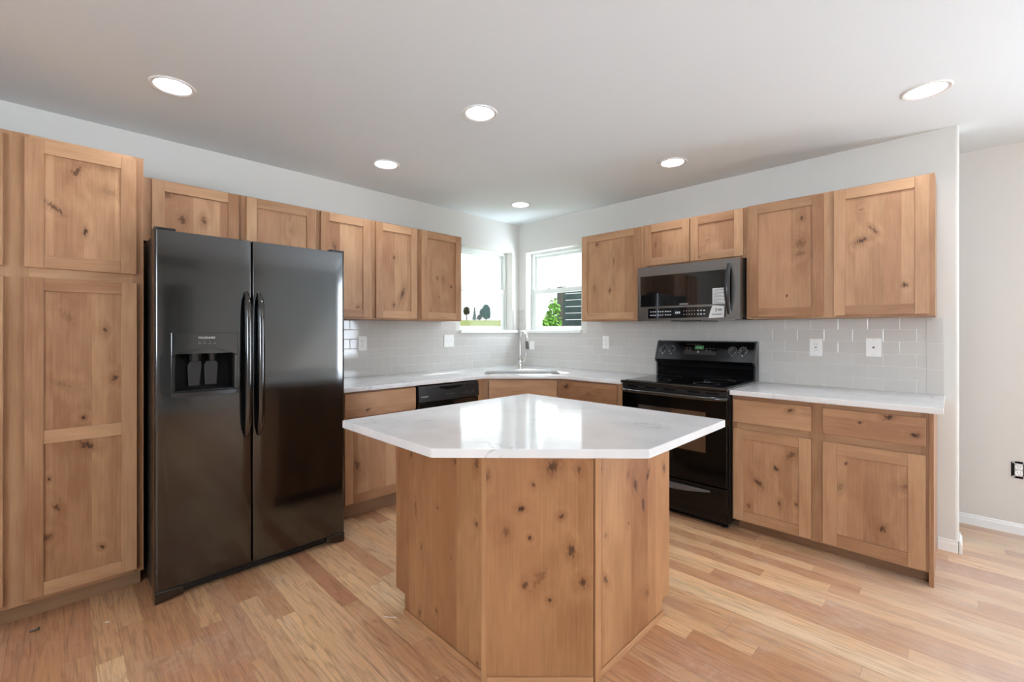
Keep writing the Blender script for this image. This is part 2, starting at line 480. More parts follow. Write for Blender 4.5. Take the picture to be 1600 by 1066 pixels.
def quartz():
    m, t, b = mat_new('white_quartz'); T = NT(t)
    co = T.n('ShaderNodeTexCoord').outputs['Object']
    w = T.n('ShaderNodeTexNoise', {'Vector': co, 'Scale': 1.7, 'Detail': 5.0, 'Roughness': 0.6, 'Distortion': 1.4}).outputs['Fac']
    vein = T.rng(T.m('ABSOLUTE', T.m('SUBTRACT', w, 0.5)), 0.0, 0.018, 1.0, 0.0)
    gate = T.rng(T.n('ShaderNodeTexNoise', {'Vector': co, 'Scale': 3.1, 'Detail': 2.0}).outputs['Fac'], 0.5, 0.66, 0.0, 0.42)
    cloud = T.n('ShaderNodeTexNoise', {'Vector': co, 'Scale': 5.0, 'Detail': 4.0}).outputs['Fac']
    col = T.mix(T.rng(cloud, 0.35, 0.7, 0.0, 1.0), lin(233, 234, 234), lin(222, 223, 224))
    col = T.mix(T.m('MULTIPLY', vein, gate), col, lin(150, 150, 150))
    T.set(b.inputs['Base Color'], col)
    b.inputs['Roughness'].default_value = 0.09
    b.inputs['Specular IOR Level'].default_value = 0.55
    return m
QUARTZ = quartz()

def tile(name, bw, rh, off):
    m, t, b = mat_new(name); T = NT(t)
    uv = T.n('ShaderNodeUVMap', uv_map='UVMap').outputs[0]
    k = T.n('ShaderNodeTexBrick', {'Vector': uv, 'Scale': 1.0, 'Mortar Size': 0.0011, 'Mortar Smooth': 0.15, 'Brick Width': bw, 'Row Height': rh,
                                   'Color1': lin(204, 201, 196), 'Color2': lin(199, 196, 191), 'Mortar': lin(222, 221, 218)})
    k.offset = off; k.offset_frequency = 2; k.squash = 1.0
    T.set(b.inputs['Base Color'], k.outputs['Color'])
    b.inputs['Roughness'].default_value = 0.07
    k2 = T.n('ShaderNodeTexBrick', {'Vector': uv, 'Scale': 1.0, 'Mortar Size': 0.004, 'Mortar Smooth': 1.0, 'Brick Width': bw, 'Row Height': rh})
    k2.offset = off; k2.offset_frequency = 2; k2.squash = 1.0
    wv = T.n('ShaderNodeTexNoise', {'Vector': uv, 'Scale': 9.0, 'Detail': 1.0}).outputs['Fac']
    h = T.m('ADD', T.m('MULTIPLY', T.m('SUBTRACT', 1.0, k2.outputs['Fac']), 1.0), T.m('MULTIPLY', wv, 0.5))
    bp = T.n('ShaderNodeBump', {'Strength': 0.5, 'Distance': 0.0015, 'Height': h})
    T.set(b.inputs['Normal'], bp.outputs[0])
    return m
TILE = tile('grey_subway_tile', 0.154, 0.0775, 0.5)
TILE_END = tile('grey_end_tile', 0.0775, 0.154, 0.0)

def floor_mat():
    m, t, b = mat_new('oak_strip_floor'); T = NT(t)
    co = T.n('ShaderNodeTexCoord').outputs['Object']
    sp = T.n('ShaderNodeSeparateXYZ', {0: co}); X, Y = sp.outputs[0], sp.outputs[1]
    PW, PL = 0.083, 0.95
    row = T.m('FLOOR', T.m('DIVIDE', Y, PW))
    ro = T.n('ShaderNodeTexWhiteNoise', {'W': row}, noise_dimensions='1D').outputs['Value']
    xs = T.m('ADD', T.m('DIVIDE', X, PL), T.m('MULTIPLY', ro, 7.0))
    xs = T.m('ADD', xs, T.m('MULTIPLY', T.m('SINE', T.m('MULTIPLY', xs, 4.1)), 0.16))
    cix = T.m('FLOOR', xs)
    wn_ = T.n('ShaderNodeTexWhiteNoise', {'Vector': T.xyz(row, cix, 2.0)}, noise_dimensions='3D')
    rnd = wn_.outputs['Value']
    rc = T.n('ShaderNodeSeparateColor', {0: wn_.outputs['Color']})
    warp = T.n('ShaderNodeTexNoise', {'Vector': T.xyz(T.m('MULTIPLY', X, 1.3), T.m('MULTIPLY', Y, 13.0), T.m('MULTIPLY', rnd, 60.0)), 'Scale': 1.0, 'Detail': 3.0}).outputs['Fac']
    ring = T.m('ADD', T.m('MULTIPLY', T.m('SINE', T.m('MULTIPLY', warp, 42.0)), 0.5), 0.5)
    fine = T.n('ShaderNodeTexNoise', {'Vector': T.xyz(T.m('MULTIPLY', X, 6.0), T.m('MULTIPLY', Y, 150.0), T.m('MULTIPLY', rnd, 30.0)), 'Scale': 1.0, 'Detail': 5.0, 'Roughness': 0.65}).outputs['Fac']
    base = T.mix(rnd, lin(240, 198, 150), lin(192, 137, 95))
    base = T.mix(T.rng(rc.outputs[1], 0.5, 0.9, 0.0, 0.7), base, lin(178, 118, 86))
    base = T.mix(T.rng(rc.outputs[2], 0.75, 1.0, 0.0, 0.7), base, lin(230, 200, 160))
    dark = T.m('ADD', T.m('MULTIPLY', T.rng(ring, 0.7, 1.0, 0.0, 1.0), 0.24), T.m('MULTIPLY', T.rng(fine, 0.42, 0.75, 0.0, 1.0), 0.5))
    col = T.mix(dark, base, lin(126, 84, 58))
    # seams
    fy = T.m('FRACT', T.m('DIVIDE', Y, PW)); ey = T.m('MINIMUM', fy, T.m('SUBTRACT', 1.0, fy))
    fx = T.m('FRACT', xs); ex = T.m('MULTIPLY', T.m('MINIMUM', fx, T.m('SUBTRACT', 1.0, fx)), PL/PW)
    seam = T.rng(T.m('MINIMUM', ey, ex), 0.0, 0.016, 1.0, 0.0)
    col = T.mix(T.m('MULTIPLY', seam, 0.55), col, lin(95, 62, 42))
    # sanding dust and scuffs, then painted glare
    d1 = T.n('ShaderNodeTexNoise', {'Vector': co, 'Scale': 1.9, 'Detail': 8.0, 'Roughness': 0.7, 'Distortion': 0.8}).outputs['Fac']
    d2 = T.n('ShaderNodeTexNoise', {'Vector': co, 'Scale': 14.0, 'Detail': 6.0, 'Roughness': 0.75, 'Distortion': 2.0}).outputs['Fac']
    dust_and_glare = T.m('MULTIPLY', T.rng(d1, 0.45, 0.75, 0.0, 1.0), T.rng(d2, 0.42, 0.72, 0.1, 0.75))
    dust_and_glare = T.m('ADD', T.m('MULTIPLY', dust_and_glare, 0.7), 0.03)
    painted_glare = T.m('MULTIPLY', T.rng(T.m('ADD', X, T.m('MULTIPLY', d1, 0.9)), 3.1, 4.3, 0.0, 0.42), T.rng(Y, -2.6, -1.4, 0.0, 1.0))  # pale glare toward the hall end, painted into the floor colour
    dust_and_glare = T.m('MINIMUM', T.m('ADD', dust_and_glare, painted_glare), 0.8)
    col = T.mix(dust_and_glare, col, lin(222, 210, 198))
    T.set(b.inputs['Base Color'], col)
    T.set(b.inputs['Roughness'], T.rng(d2, 0.3, 0.7, 0.34, 0.55))
    b.inputs['Specular IOR Level'].default_value = 0.4
    bp = T.n('ShaderNodeBump', {'Strength': 0.25, 'Distance': 0.001, 'Height': T.m('SUBTRACT', T.m('MULTIPLY', fine, 0.4), seam)})
    T.set(b.inputs['Normal'], bp.outputs[0])
    return m
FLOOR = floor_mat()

def pane_mat():
    m = bpy.data.materials.new('window_glass'); m.use_nodes = True
    t = m.node_tree; t.nodes.clear(); T = NT(t)
    tr = T.n('ShaderNodeBsdfTransparent', {'Color': (0.97, 0.985, 0.98, 1)})
    gl = T.n('ShaderNodeBsdfGlossy', {'Roughness': 0.02})
    fr = T.n('ShaderNodeFresnel', {'IOR': 1.45})
    mx = T.n('ShaderNodeMixShader', {0: T.m('MULTIPLY', T.m('MULTIPLY', fr.outputs[0], 0.25), T.m('SUBTRACT', 1.0, T.n('ShaderNodeNewGeometry').outputs['Backfacing'])), 1: tr.outputs[0], 2: gl.outputs[0]})
    T.n('ShaderNodeOutputMaterial', {0: mx.outputs[0]})
    return m
PANE = pane_mat()

def varied(name, c1, c2, scale, rough=0.8):
    m, t, b = mat_new(name); T = NT(t)
    co = T.n('ShaderNodeTexCoord').outputs['Object']
    n = T.n('ShaderNodeTexNoise', {'Vector': co, 'Scale': scale, 'Detail': 6.0, 'Roughness': 0.7}).outputs['Fac']
    T.set(b.inputs['Base Color'], T.mix(T.rng(n, 0.35, 0.65, 0.0, 1.0), c1, c2))
    b.inputs['Roughness'].default_value = rough
    b.inputs['Specular IOR Level'].default_value = 0.05
    return m

# ------------------------------------------------------------------ the room
H = 2.471
CT = 0.905            # counter top height
EAST, REAR, HALL = 7.0, -7.2, 0.61
def struct(o, label=None):
    o['kind'] = 'structure'
    if label: o['label'] = label
    return o

def plate_with_holes(name, outline, holes, z0, z1, mat):
    cu = bpy.data.curves.new(name, 'CURVE'); cu.dimensions = '2D'; cu.fill_mode = 'BOTH'
    cu.extrude = (z1 - z0)/2
    for pts in [outline] + holes:
        sp = cu.splines.new('POLY'); sp.points.add(len(pts)-1)
        for p, q in zip(sp.points, pts): p.co = (q[0], q[1], 0, 1)
        sp.use_cyclic_u = True
    tmp = bpy.data.objects.new(name + '_outline', cu); COL.objects.link(tmp)
    me = bpy.data.meshes.new_from_object(tmp.evaluated_get(bpy.context.evaluated_depsgraph_get()))
    bpy.data.objects.remove(tmp); bpy.data.curves.remove(cu)
    for v in me.vertices: v.co.z += (z0+z1)/2
    bm = bmesh.new(); bm.from_mesh(me); bmesh.ops.remove_doubles(bm, verts=bm.verts, dist=1e-5)
    bmesh.ops.recalc_face_normals(bm, faces=bm.faces); bm.to_mesh(me); bm.free()
    me.materials.clear(); me.materials.append(mat); me.name = name
    o = bpy.data.objects.new(name, me); COL.objects.link(o)
    return o
def circle(cx, cy, r, n=40):
    return [(cx + r*math.cos(2*PI*k/n), cy + r*math.sin(2*PI*k/n)) for k in range(n)]

LAMPS = [(0.782, -3.277), (1.638, -2.042), (0.603, -2.019), (2.065, -0.607), (0.585, -0.601), (3.373, -0.637)]
HIDDEN_LAMPS = [(3.2, -3.3), (5.0, -2.0), (5.0, -4.6), (3.0, -5.2)]
LR = 0.076
SHELL = [(0, 0.0), (0, REAR), (EAST, REAR), (EAST, HALL), (2.2, HALL), (2.2, 0.0)]
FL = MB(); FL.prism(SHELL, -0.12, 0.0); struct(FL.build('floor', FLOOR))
struct(plate_with_holes('ceiling', SHELL, [circle(x, y, LR) for x, y in LAMPS], H, H + 0.12, CEIL_PAINT))

WT = 0.18
WZ0, WZ1 = 1.262, 2.150
WL = MB()
WL.box(-WT, 0, REAR, -0.850, -0.12, H+0.12); WL.box(-WT, 0, -0.107, WT, -0.12, H+0.12)
WL.box(-WT, 0, -0.850, -0.107, -0.12, WZ0); WL.box(-WT, 0, -0.850, -0.107, WZ1, H+0.12)
struct(WL.build('wall_left', PAINT))
WR = MB()
WR.box(0, 0.110, 0, WT, -0.12, H+0.12); WR.box(0.110, 0.852, 0, WT, -0.12, WZ0); WR.box(0.110, 0.852, 0, WT, WZ1, H+0.12)
def rnd_corner(cx, cy, r, a0, a1, n=8):
    return [(cx + r*math.cos(R(a0+(a1-a0)*k/n)), cy + r*math.sin(R(a0+(a1-a0)*k/n))) for k in range(n+1)]
XE = 3.490
WR.prism([(0.852, WT), (0.852, 0)] + rnd_corner(XE-0.02, 0.02, 0.02, -90, 0) + rnd_corner(XE-0.02, WT-0.02, 0.02, 0, 90), -0.12, H)
struct(WR.build('wall_right', PAINT, smooth=30))
WH = MB()
WH.box(2.02, 2.2, WT, HALL+0.15, -0.12, H+0.12)
WH.box(2.2, 5.2, HALL, HALL+0.15, -0.12, H+0.12); WH.box(6.9, EAST+0.15, HALL, HALL+0.15, -0.12, H+0.12); WH.box(5.2, 6.9, HALL, HALL+0.15, 2.25, H+0.12)
struct(WH.build('wall_hall', HALL_WARM_LIT))
WE = MB()
WE.box(EAST, EAST+0.15, -2.15, HALL, -0.12, H+0.12); WE.box(EAST, EAST+0.15, -3.1, -2.15, 2.05, H+0.12)
WE.box(EAST, EAST+0.15, -4.5, -3.1, -0.12, H+0.12); WE.box(EAST, EAST+0.15, -5.6, -4.5, -0.12, H+0.12)
WE.box(EAST, EAST+0.15, REAR, -5.6, -0.12, H+0.12)
# closet behind the doorway
WE.box(EAST+0.15, 8.4, -3.25, -3.1, -0.12, H); WE.box(EAST+0.15, 8.4, -2.15, -2.0, -0.12, H); WE.box(8.4, 8.5, -3.25, -2.0, -0.12, H)
WE.box(EAST, 8.5, -3.25, -2.0, 2.3, H+0.1); WE.box(EAST, 8.5, -3.25, -2.0, -0.12, 0.0)
struct(WE.build('wall_east', CEIL_PAINT))
WB = MB()
WB.box(-WT, 3.6, REAR-0.15, REAR, -0.12, H+0.12); WB.box(6.5, EAST+0.15, REAR-0.15, REAR, -0.12, H+0.12); WB.box(3.6, 6.5, REAR-0.15, REAR, 2.3, H+0.12); WB.box(3.6, 6.5, REAR-0.15, REAR, -0.12, 0.9)  # unseen opening, added to light the surfaces facing the rear
struct(WB.build('wall_rear', PAINT))

def base_profile(h=0.066, d=0.014):
    return [(0, 0), (d, 0), (d, h*0.7), (d*0.55, h*0.8), (d*0.55, h*0.9), (d*0.25, h), (0, h)]
B = MB(); B.prism([(HALL - p[0], p[1]) for p in base_profile(0.068)], 2.2, 5.2, plane='yz')
struct(B.build('baseboard_hall', WHITE_TRIM))
B = MB()
B.prism([(0 - p[0], p[1]) for p in base_profile(0.068)], 3.40, XE-0.004, plane='yz')
B.prism([(XE + p[0], p[1]) for p in base_profile(0.068)], -0.010, WT, plane='xz')
struct(B.build('baseboard_right', WHITE_TRIM))

# windows: local frame x = along the wall, -y = into the room, z up; sits in the wall at y = +0.09
def window(name, loc, rotz, w, label, lit_side):
    root = bpy.data.objects.new(name, None); COL.objects.link(root)
    root.location = loc; root.rotation_euler = (0, 0, rotz); root['kind'] = 'structure'; root['label'] = label
    z0, z1 = WZ0 + 0.031, WZ1
    f = MB(); fw = 0.028
    f.box(0, fw, 0.09, 0.16, z0, z1); f.box(w-fw, w, 0.09, 0.16, z0, z1)
    f.box(fw, w-fw, 0.09, 0.16, z0, z0+0.018); f.box(fw, w-fw, 0.09, 0.16, z1-0.030, z1)
    f.build('frame', VINYL, root, bevel=0.003)
    zm = 1.720
    sw = 0.036
    s = MB()                                   # lower, inner sash
    a0, a1, b0, b1 = fw, w-fw, z0+0.018, zm+0.022
    s.box(a0, a0+sw, 0.095, 0.123, b0, b1); s.box(a1-sw, a1, 0.095, 0.123, b0, b1)
    s.box(a0+sw, a1-sw, 0.095, 0.123, b0, b0+0.024); s.box(a0+sw, a1-sw, 0.090, 0.123, b1-0.048, b1)
    sash = s.build('lower_sash', VINYL, root, bevel=0.003)
    g = MB(); g.box(a0+sw, a1-sw, 0.107, 0.111, b0+0.024, b1-0.048); g.build('pane', PANE, sash)
    for q in (0.34, 0.62):
        l = MB(); l.box(w*q-0.022, w*q+0.022, 0.088, 0.112, b1, b1+0.010); l.box(w*q-0.010, w*q+0.010, 0.092, 0.108, b1+0.010, b1+0.018)
        l.build('sash_lock', VINYL, sash, bevel=0.002)
    s = MB()                                   # upper, outer sash
    b0, b1 = zm-0.022, z1-0.030
    sw2 = 0.026
    s.box(a0, a0+sw2, 0.128, 0.155, b0, b1); s.box(a1-sw2, a1, 0.128, 0.155, b0, b1)
    s.box(a0+sw2, a1-sw2, 0.128, 0.155, b0, b0+0.036); s.box(a0+sw2, a1-sw2, 0.128, 0.155, b1-0.030, b1)
    sash = s.build('upper_sash', VINYL, root, bevel=0.003)
    g = MB(); g.box(a0+sw2, a1-sw2, 0.140, 0.144, b0+0.036, b1-0.030); g.build('pane', PANE, sash)
    st = MB()
    st.box(0.001, w-0.001, -0.002, 0.09, WZ0, WZ0+0.030)
    st.box(-0.008 if lit_side else -0.065, w+0.065 if lit_side else w+0.008, -0.030, -0.002, WZ0, WZ0+0.030)
    st.build('sill', WHITE_TRIM, root, bevel=0.004)
    return root
# left window: local x runs +Y
window('window_1', (0, -0.850, 0), R(90), 0.743, 'white sash window left of the room corner looking on a field', True)
window('window_2', (0.110, 0, 0), 0.0, 0.742, 'white sash window right of the room corner looking on a dark slat screen', False)

# ------------------------------------------------------------------ lamps in the ceiling
def downlight(x, y, label):
    root = empty('recessed_downlight', (x, y, H), 0, label, 'ceiling light', 'recessed ceiling downlights')
    MB().lathe([(LR-0.002, -0.001), (LR+0.004, -0.006), (LR+0.016, -0.006), (LR+0.020, -0.002), (LR+0.020, 0.0), (LR-0.002, 0.0)], 40, closed=True).build('trim_ring', WHITE_TRIM, root, smooth=40)
    MB().lathe([(LR-0.0005, 0.0), (LR-0.006, 0.02), (0.060, 0.052), (0.062, 0.052), (LR-0.004, 0.02), (LR-0.0002, 0.0)], 40, closed=True).build('baffle', BAFFLE, root, smooth=40)
    MB().lathe([(0.0605, 0.050), (0.05, 0.0485), (0.0, 0.048)], 40).build('lens', LENS, root, smooth=40)
    return root
LL = ['white recessed downlight in front of the tall pantry cabinet', 'white recessed downlight above the island countertop', 'white recessed downlight in front of the refrigerator side wall cabinets, between refrigerator and corner',
      'white recessed downlight in front of the microwave cabinets', 'small looking recessed downlight closest to the corner windows', 'white recessed downlight beside the end of the kitchen wall, top right']
for (x, y), l in zip(LAMPS, LL):
    downlight(x, y, l)

# ------------------------------------------------------------------ cabinets
FT = 0.019      # face frame thickness
DT = 0.020      # door thickness
def shaker_door(root, u0, x0, x1, z0, z1, yf, key, name='door', mid=None, sw=0.058):
    """frame-and-panel door; front at y = yf; panel is a part of the door"""
    d = MB(scatter=True)
    yb = yf + DT
    d.box(x0, x0+sw, yf, yb, z0, z1); d.box(x1-sw, x1, yf, yb, z0, z1)
    d.box(x0+sw, x1-sw, yf, yb, z1-sw, z1, 'x'); d.box(x0+sw, x1-sw, yf, yb, z0, z0+sw, 'x')
    spans = [(z0+sw, z1-sw)]
    if mid:
        d.box(x0+sw, x1-sw, yf, yb, mid[0], mid[1], 'x')
        spans = [(z0+sw, mid[0]), (mid[1], z1-sw)]
    o = d.build(name, W_RAIL, root, bevel=0.0016)
    for a, b in spans:
        p = MB(u0=u0); p.box(x0+sw-0.002, x1-sw+0.002, yf+0.009, yb-0.002, a-0.002, b+0.002)
        p.build('panel', wk(key), o)
    return o
def slab_front(root, v0, x0, x1, z0, z1, yf, key, name='drawer_front'):
    d = MB()
    ou = 0.0
    d.u0 = 0.0; d.v0 = v0
    d.box(x0, x1, yf, yf+DT, z0, z1, 'x')
    return d.build(name, wk(key), root, bevel=0.0022)
def face_frame(root, w, yf, z0, z1, stiles, rails):
    """stiles: (x0, x1) full height; rails: (x0, x1, z0, z1)"""
    f = MB(scatter=True)
    for a, b in stiles: f.box(a, b, yf, yf+FT, z0, z1)
    for a, b, c, d in rails: f.box(a, b, yf, yf+FT, c, d, 'x')
    return f.build('face_frame', W_FRAME, root)

# --- tall pantry, left wall. Left wall frame: local x = world y - y0, local -y = world +x
L90 = R(90)
y0 = -4.235
p = empty('pantry_cabinet', (0, y0, 0), L90, 'tall knotty alder pantry cabinet with four shaker doors left of the refrigerator', 'cabinet')
MB(u0=y0).box(0, 0.865, -0.61+FT, 0, 0.091, 2.14).build('carcass', W_BODY, p)
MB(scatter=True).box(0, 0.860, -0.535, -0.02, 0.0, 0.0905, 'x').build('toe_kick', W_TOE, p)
face_frame(p, .865, -0.61, 0.091, 2.14, [(0, .04), (0.381-0.0, 0.475), (0.825, 0.865)],
           [(a, b, c, d) for a, b in ((.04, .381), (.475, .825)) for c, d in ((.091, .13), (1.50, 1.575), (2.105, 2.14))])
shaker_door(p, y0, 0.461, 0.836, 1.559, 2.122, -0.63, 'pantry_up', 'upper_door')
shaker_door(p, y0, 0.461, 0.838, 0.112, 1.516, -0.63, 'pantry_low', 'lower_door', mid=(0.780, 0.840))
shaker_door(p, y0, 0.022, 0.400, 1.559, 2.122, -0.63, 'pantry_up_b', 'upper_door')
shaker_door(p, y0, 0.022, 0.400, 0.112, 1.516, -0.63, 'pantry_low_b', 'lower_door', mid=(0.780, 0.840))

# --- over the refrigerator
y0 = -3.369
c = empty('wall_cabinet', (0, y0, 0), L90, 'short two-door alder wall cabinet above the refrigerator', 'cabinet', 'wall cabinets along the left wall')
MB(u0=y0).box(0, 0.978, -0.305+FT, 0, 1.782, 2.134).build('carcass', W_BODY, c)
face_frame(c, .978, -0.305, 1.782, 2.134, [(0, .08), (.478, .548), (.95, .978)], [(a, b, cc, d) for a, b in ((.08, .478), (.548, .95)) for cc, d in ((1.782, 1.805), (2.11, 2.134))])
shaker_door(c, y0, 0.064, 0.492, 1.792, 2.126, -0.325, 'fridge_a')
shaker_door(c, y0, 0.536, 0.964, 1.792, 2.126, -0.325, 'fridge_b')
# --- single door next to it
y0 = -2.390
c = empty('wall_cabinet', (0, y0, 0), L90, 'single-door alder wall cabinet half hidden by the top corner of the refrigerator', 'cabinet', 'wall cabinets along the left wall')
MB(u0=y0).box(0, 0.422, -0.305+FT, 0, 1.372, 2.134).build('carcass', W_BODY, c)
face_frame(c, .422, -0.305, 1.372, 2.134, [(0, .035), (.387, .422)], [(.035, .387, 1.372, 1.40), (.035, .387, 2.11, 2.134)])
shaker_door(c, y0, 0.023, 0.398, 1.383, 2.126, -0.325, 'door1')
# --- double door to the window
y0 = -1.967
c = empty('wall_cabinet', (0, y0, 0), L90, 'two-door alder wall cabinet ending at the left corner window', 'cabinet', 'wall cabinets along the left wall')
MB(u0=y0).box(0, 0.881, -0.305+FT, 0, 1.372, 2.134).build('carcass', W_BODY, c)
face_frame(c, .881, -0.305, 1.372, 2.134, [(0, .035), (.385, .455), (.846, .881)], [(a, b, cc, d) for a, b in ((.035, .385), (.455, .846)) for cc, d in ((1.372, 1.40), (2.11, 2.134))])
shaker_door(c, y0, 0.025, 0.397, 1.383, 2.126, -0.325, 'door2')
shaker_door(c, y0, 0.442, 0.860, 1.383, 2.126, -0.325, 'door3')

# --- right wall uppers: local frame is the world's
GR = 'wall cabinets along the right wall'
x0 = 1.075
c = empty('wall_cabinet', (x0, 0, 0), 0, 'single-door alder wall cabinet between the right corner window and the microwave', 'cabinet', GR)
MB(u0=x0).box(0, 0.608, -0.305+FT, 0, 1.370, 2.136).build('carcass', W_BODY, c)
face_frame(c, .608, -0.305, 1.370, 2.136, [(0, .035), (.573, .608)], [(.035, .573, 1.370, 1.40), (.035, .573, 2.11, 2.136)])
shaker_door(c, x0, 0.013, 0.590, 1.381, 2.128, -0.325, 'doorA')
x0 = 1.684
c = empty('wall_cabinet', (x0, 0, 0), 0, 'short two-door alder wall cabinet directly above the microwave', 'cabinet', GR)
MB(u0=x0).box(0, 0.770, -0.305+FT, 0, 1.790, 2.138).build('carcass', W_BODY, c)
face_frame(c, .770, -0.305, 1.790, 2.138, [(0, .035), (.370, .40), (.735, .770)], [(a, b, cc, d) for a, b in ((.035, .37), (.40, .735)) for cc, d in ((1.790, 1.815), (2.11, 2.138))])
shaker_door(c, x0, 0.017, 0.381, 1.804, 2.128, -0.325, 'micro_a')
shaker_door(c, x0, 0.387, 0.753, 1.804, 2.128, -0.325, 'micro_b')
x0 = 2.455
c = empty('wall_cabinet', (x0, 0, 0), 0, 'wide two-door alder wall cabinet right of the microwave at the end of the wall', 'cabinet', GR)
MB(u0=x0).box(0, 0.941, -0.305+FT, 0, 1.364, 2.142).build('carcass', W_BODY, c)
face_frame(c, .941, -0.305, 1.364, 2.142, [(0, .035), (.43, .505), (.905, .941)], [(a, b, cc, d) for a, b in ((.035, .43), (.505, .905)) for cc, d in ((1.364, 1.395), (2.115, 2.142))])
shaker_door(c, x0, 0.017, 0.441, 1.376, 2.132, -0.325, 'doorC')
shaker_door(c, x0, 0.494, 0.918, 1.376, 2.132, -0.325, 'doorD')

# --- base cabinets
BT = CT - 0.031       # top of base cabinets
y0 = -2.385
c = empty('base_cabinet', (0, y0, 0), L90, 'alder base cabinet with one drawer and door between refrigerator and dishwasher', 'cabinet', 'base cabinets under the counters')
MB(u0=y0).box(0, 0.605, -0.61+FT, -0.005, 0.115, BT).build('carcass', W_BODY, c)
MB(scatter=True).box(0, 0.605, -0.535, -0.02, 0, 0.1145, 'x').build('toe_kick', W_TOE, c)
face_frame(c, .605, -0.61, 0.115, BT, [(0, .06), (.575, .605)], [(.06, .575, .115, .14), (.06, .575, .665, .71), (.06, .575, .85, BT)])
slab_front(c, y0, 0.05, 0.600, 0.703, 0.862, -0.63, 'ldraw')
shaker_door(c, y0, 0.05, 0.600, 0.125, 0.672, -0.63, 'ldoor')

# corner sink base, front set across the corner
sb = empty('sink_base_cabinet', (0, 0, 0), 0, 'alder corner sink cabinet with a false drawer front set across the corner', 'cabinet')
P1, P2 = Vector((0.61, -1.08)), Vector((1.08, -0.61))
MB().prism([(0.01, -0.01), (0.01, -1.16), (0.59, -1.16), (0.59, -1.073), (1.073, -0.59), (1.073, -0.01)], 0.115, 0.66).build('carcass', W_BODY, sb)
MB(scatter=True).prism([(0.01, -0.01), (0.01, -1.16), (0.53, -1.16), (0.53, -1.04), (0.99, -0.58), (1.04, -0.01)], 0.0, 0.1145).build('toe_kick', W_TOE, sb)
# diagonal front parts are placed in a frame turned 45 degrees
Md = Matrix.Translation((P1.x, P1.y, 0)) @ Matrix.Rotation(R(45), 4, 'Z')
wd = (P2 - P1).length
def turned(mb):
    mb.v = [Md @ v for v in mb.v]; return mb
f = MB(scatter=True)
f.box(0, 0.035, 0, FT, 0.115, BT); f.box(wd-0.035, wd, 0, FT, 0.115, BT)
for a, b in ((0.115, 0.14), (0.66, 0.71), (0.85, BT)): f.box(0.035, wd-0.035, 0, FT, a, b, 'x')
turned(f)
f.box(0.61-FT, 0.61, -1.166, -1.0805, 0.115, BT)        # filler beside the dishwasher
f.build('face_frame', W_FRAME, sb)
d = MB(); d.box(0.040, wd-0.040, -DT, 0, 0.703, 0.862, 'x'); turned(d).build('false_front', wk('diag_front'), sb, bevel=0.0022)
d = MB(scatter=True)
for a, b in ((0.040, wd/2-0.002), (wd/2+0.002, wd-0.040)):
    d = MB(scatter=True)
    d.box(a, a+0.055, -DT, 0, 0.125, 0.672); d.box(b-0.055, b, -DT, 0, 0.125, 0.672); d.box(a+0.055, b-0.055, -DT, 0, 0.125, 0.18, 'x'); d.box(a+0.055, b-0.055, -DT, 0, 0.617, 0.672, 'x')
    d.box(a+0.055, b-0.055, -0.011, -0.002, 0.18, 0.617)
    turned(d).build('door', W_RAIL, sb, bevel=0.0016)

x0 = 1.0805
c = empty('base_cabinet', (x0, 0, 0), 0, 'alder drawer base cabinet between the corner sink and the range', 'cabinet', 'base cabinets under the counters')
MB(u0=x0).box(0, 0.601, -0.61+FT, -0.01, 0.115, BT).build('carcass', W_BODY, c)
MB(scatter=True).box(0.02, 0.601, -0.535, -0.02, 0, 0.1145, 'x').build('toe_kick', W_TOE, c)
face_frame(c, .601, -0.61, 0.115, BT, [(0, .03), (.542, .601)], [(.03, .542, .115, .14), (.03, .542, .665, .71), (.03, .542, .85, BT)])
slab_front(c, x0, 0.010, 0.549, 0.703, 0.862, -0.63, 'rdraw')
shaker_door(c, x0, 0.010, 0.549, 0.125, 0.672, -0.63, 'rdoor')

x0 = 2.455
c = empty('base_cabinet', (x0, 0, 0), 0, 'alder base cabinet with two drawers over two doors, right of the range', 'cabinet', 'base cabinets under the counters')
MB(u0=x0).box(0, 0.925, -0.585+FT, -0.005, 0.068, BT).build('carcass', W_BODY, c)
MB(scatter=True).box(0.02, 0.925, -0.525, -0.02, 0, 0.0675, 'x').build('toe_kick', W_TOE, c)
face_frame(c, .925, -0.585, 0.068, BT, [(0, .028), (.415, .50), (.895, .925)], [(a, b, cc, d) for a, b in ((.028, .415), (.50, .895)) for cc, d in ((.068, .10), (.645, .712), (.835, BT))])
MB(u0=x0).box(0.925, 0.943, -0.590, -0.004, 0.0, BT).build('end_panel', wk('end_panel'), c, bevel=0.001)
slab_front(c, x0, 0.010, 0.433, 0.700, 0.845, -0.605, 'draw1')
slab_front(c, x0, 0.486, 0.913, 0.700, 0.845, -0.605, 'draw2')
shaker_door(c, x0, 0.010, 0.432, 0.080, 0.658, -0.605, 'baseA', sw=0.062)
shaker_door(c, x0, 0.486, 0.913, 0.080, 0.656, -0.605, 'baseB', sw=0.066)

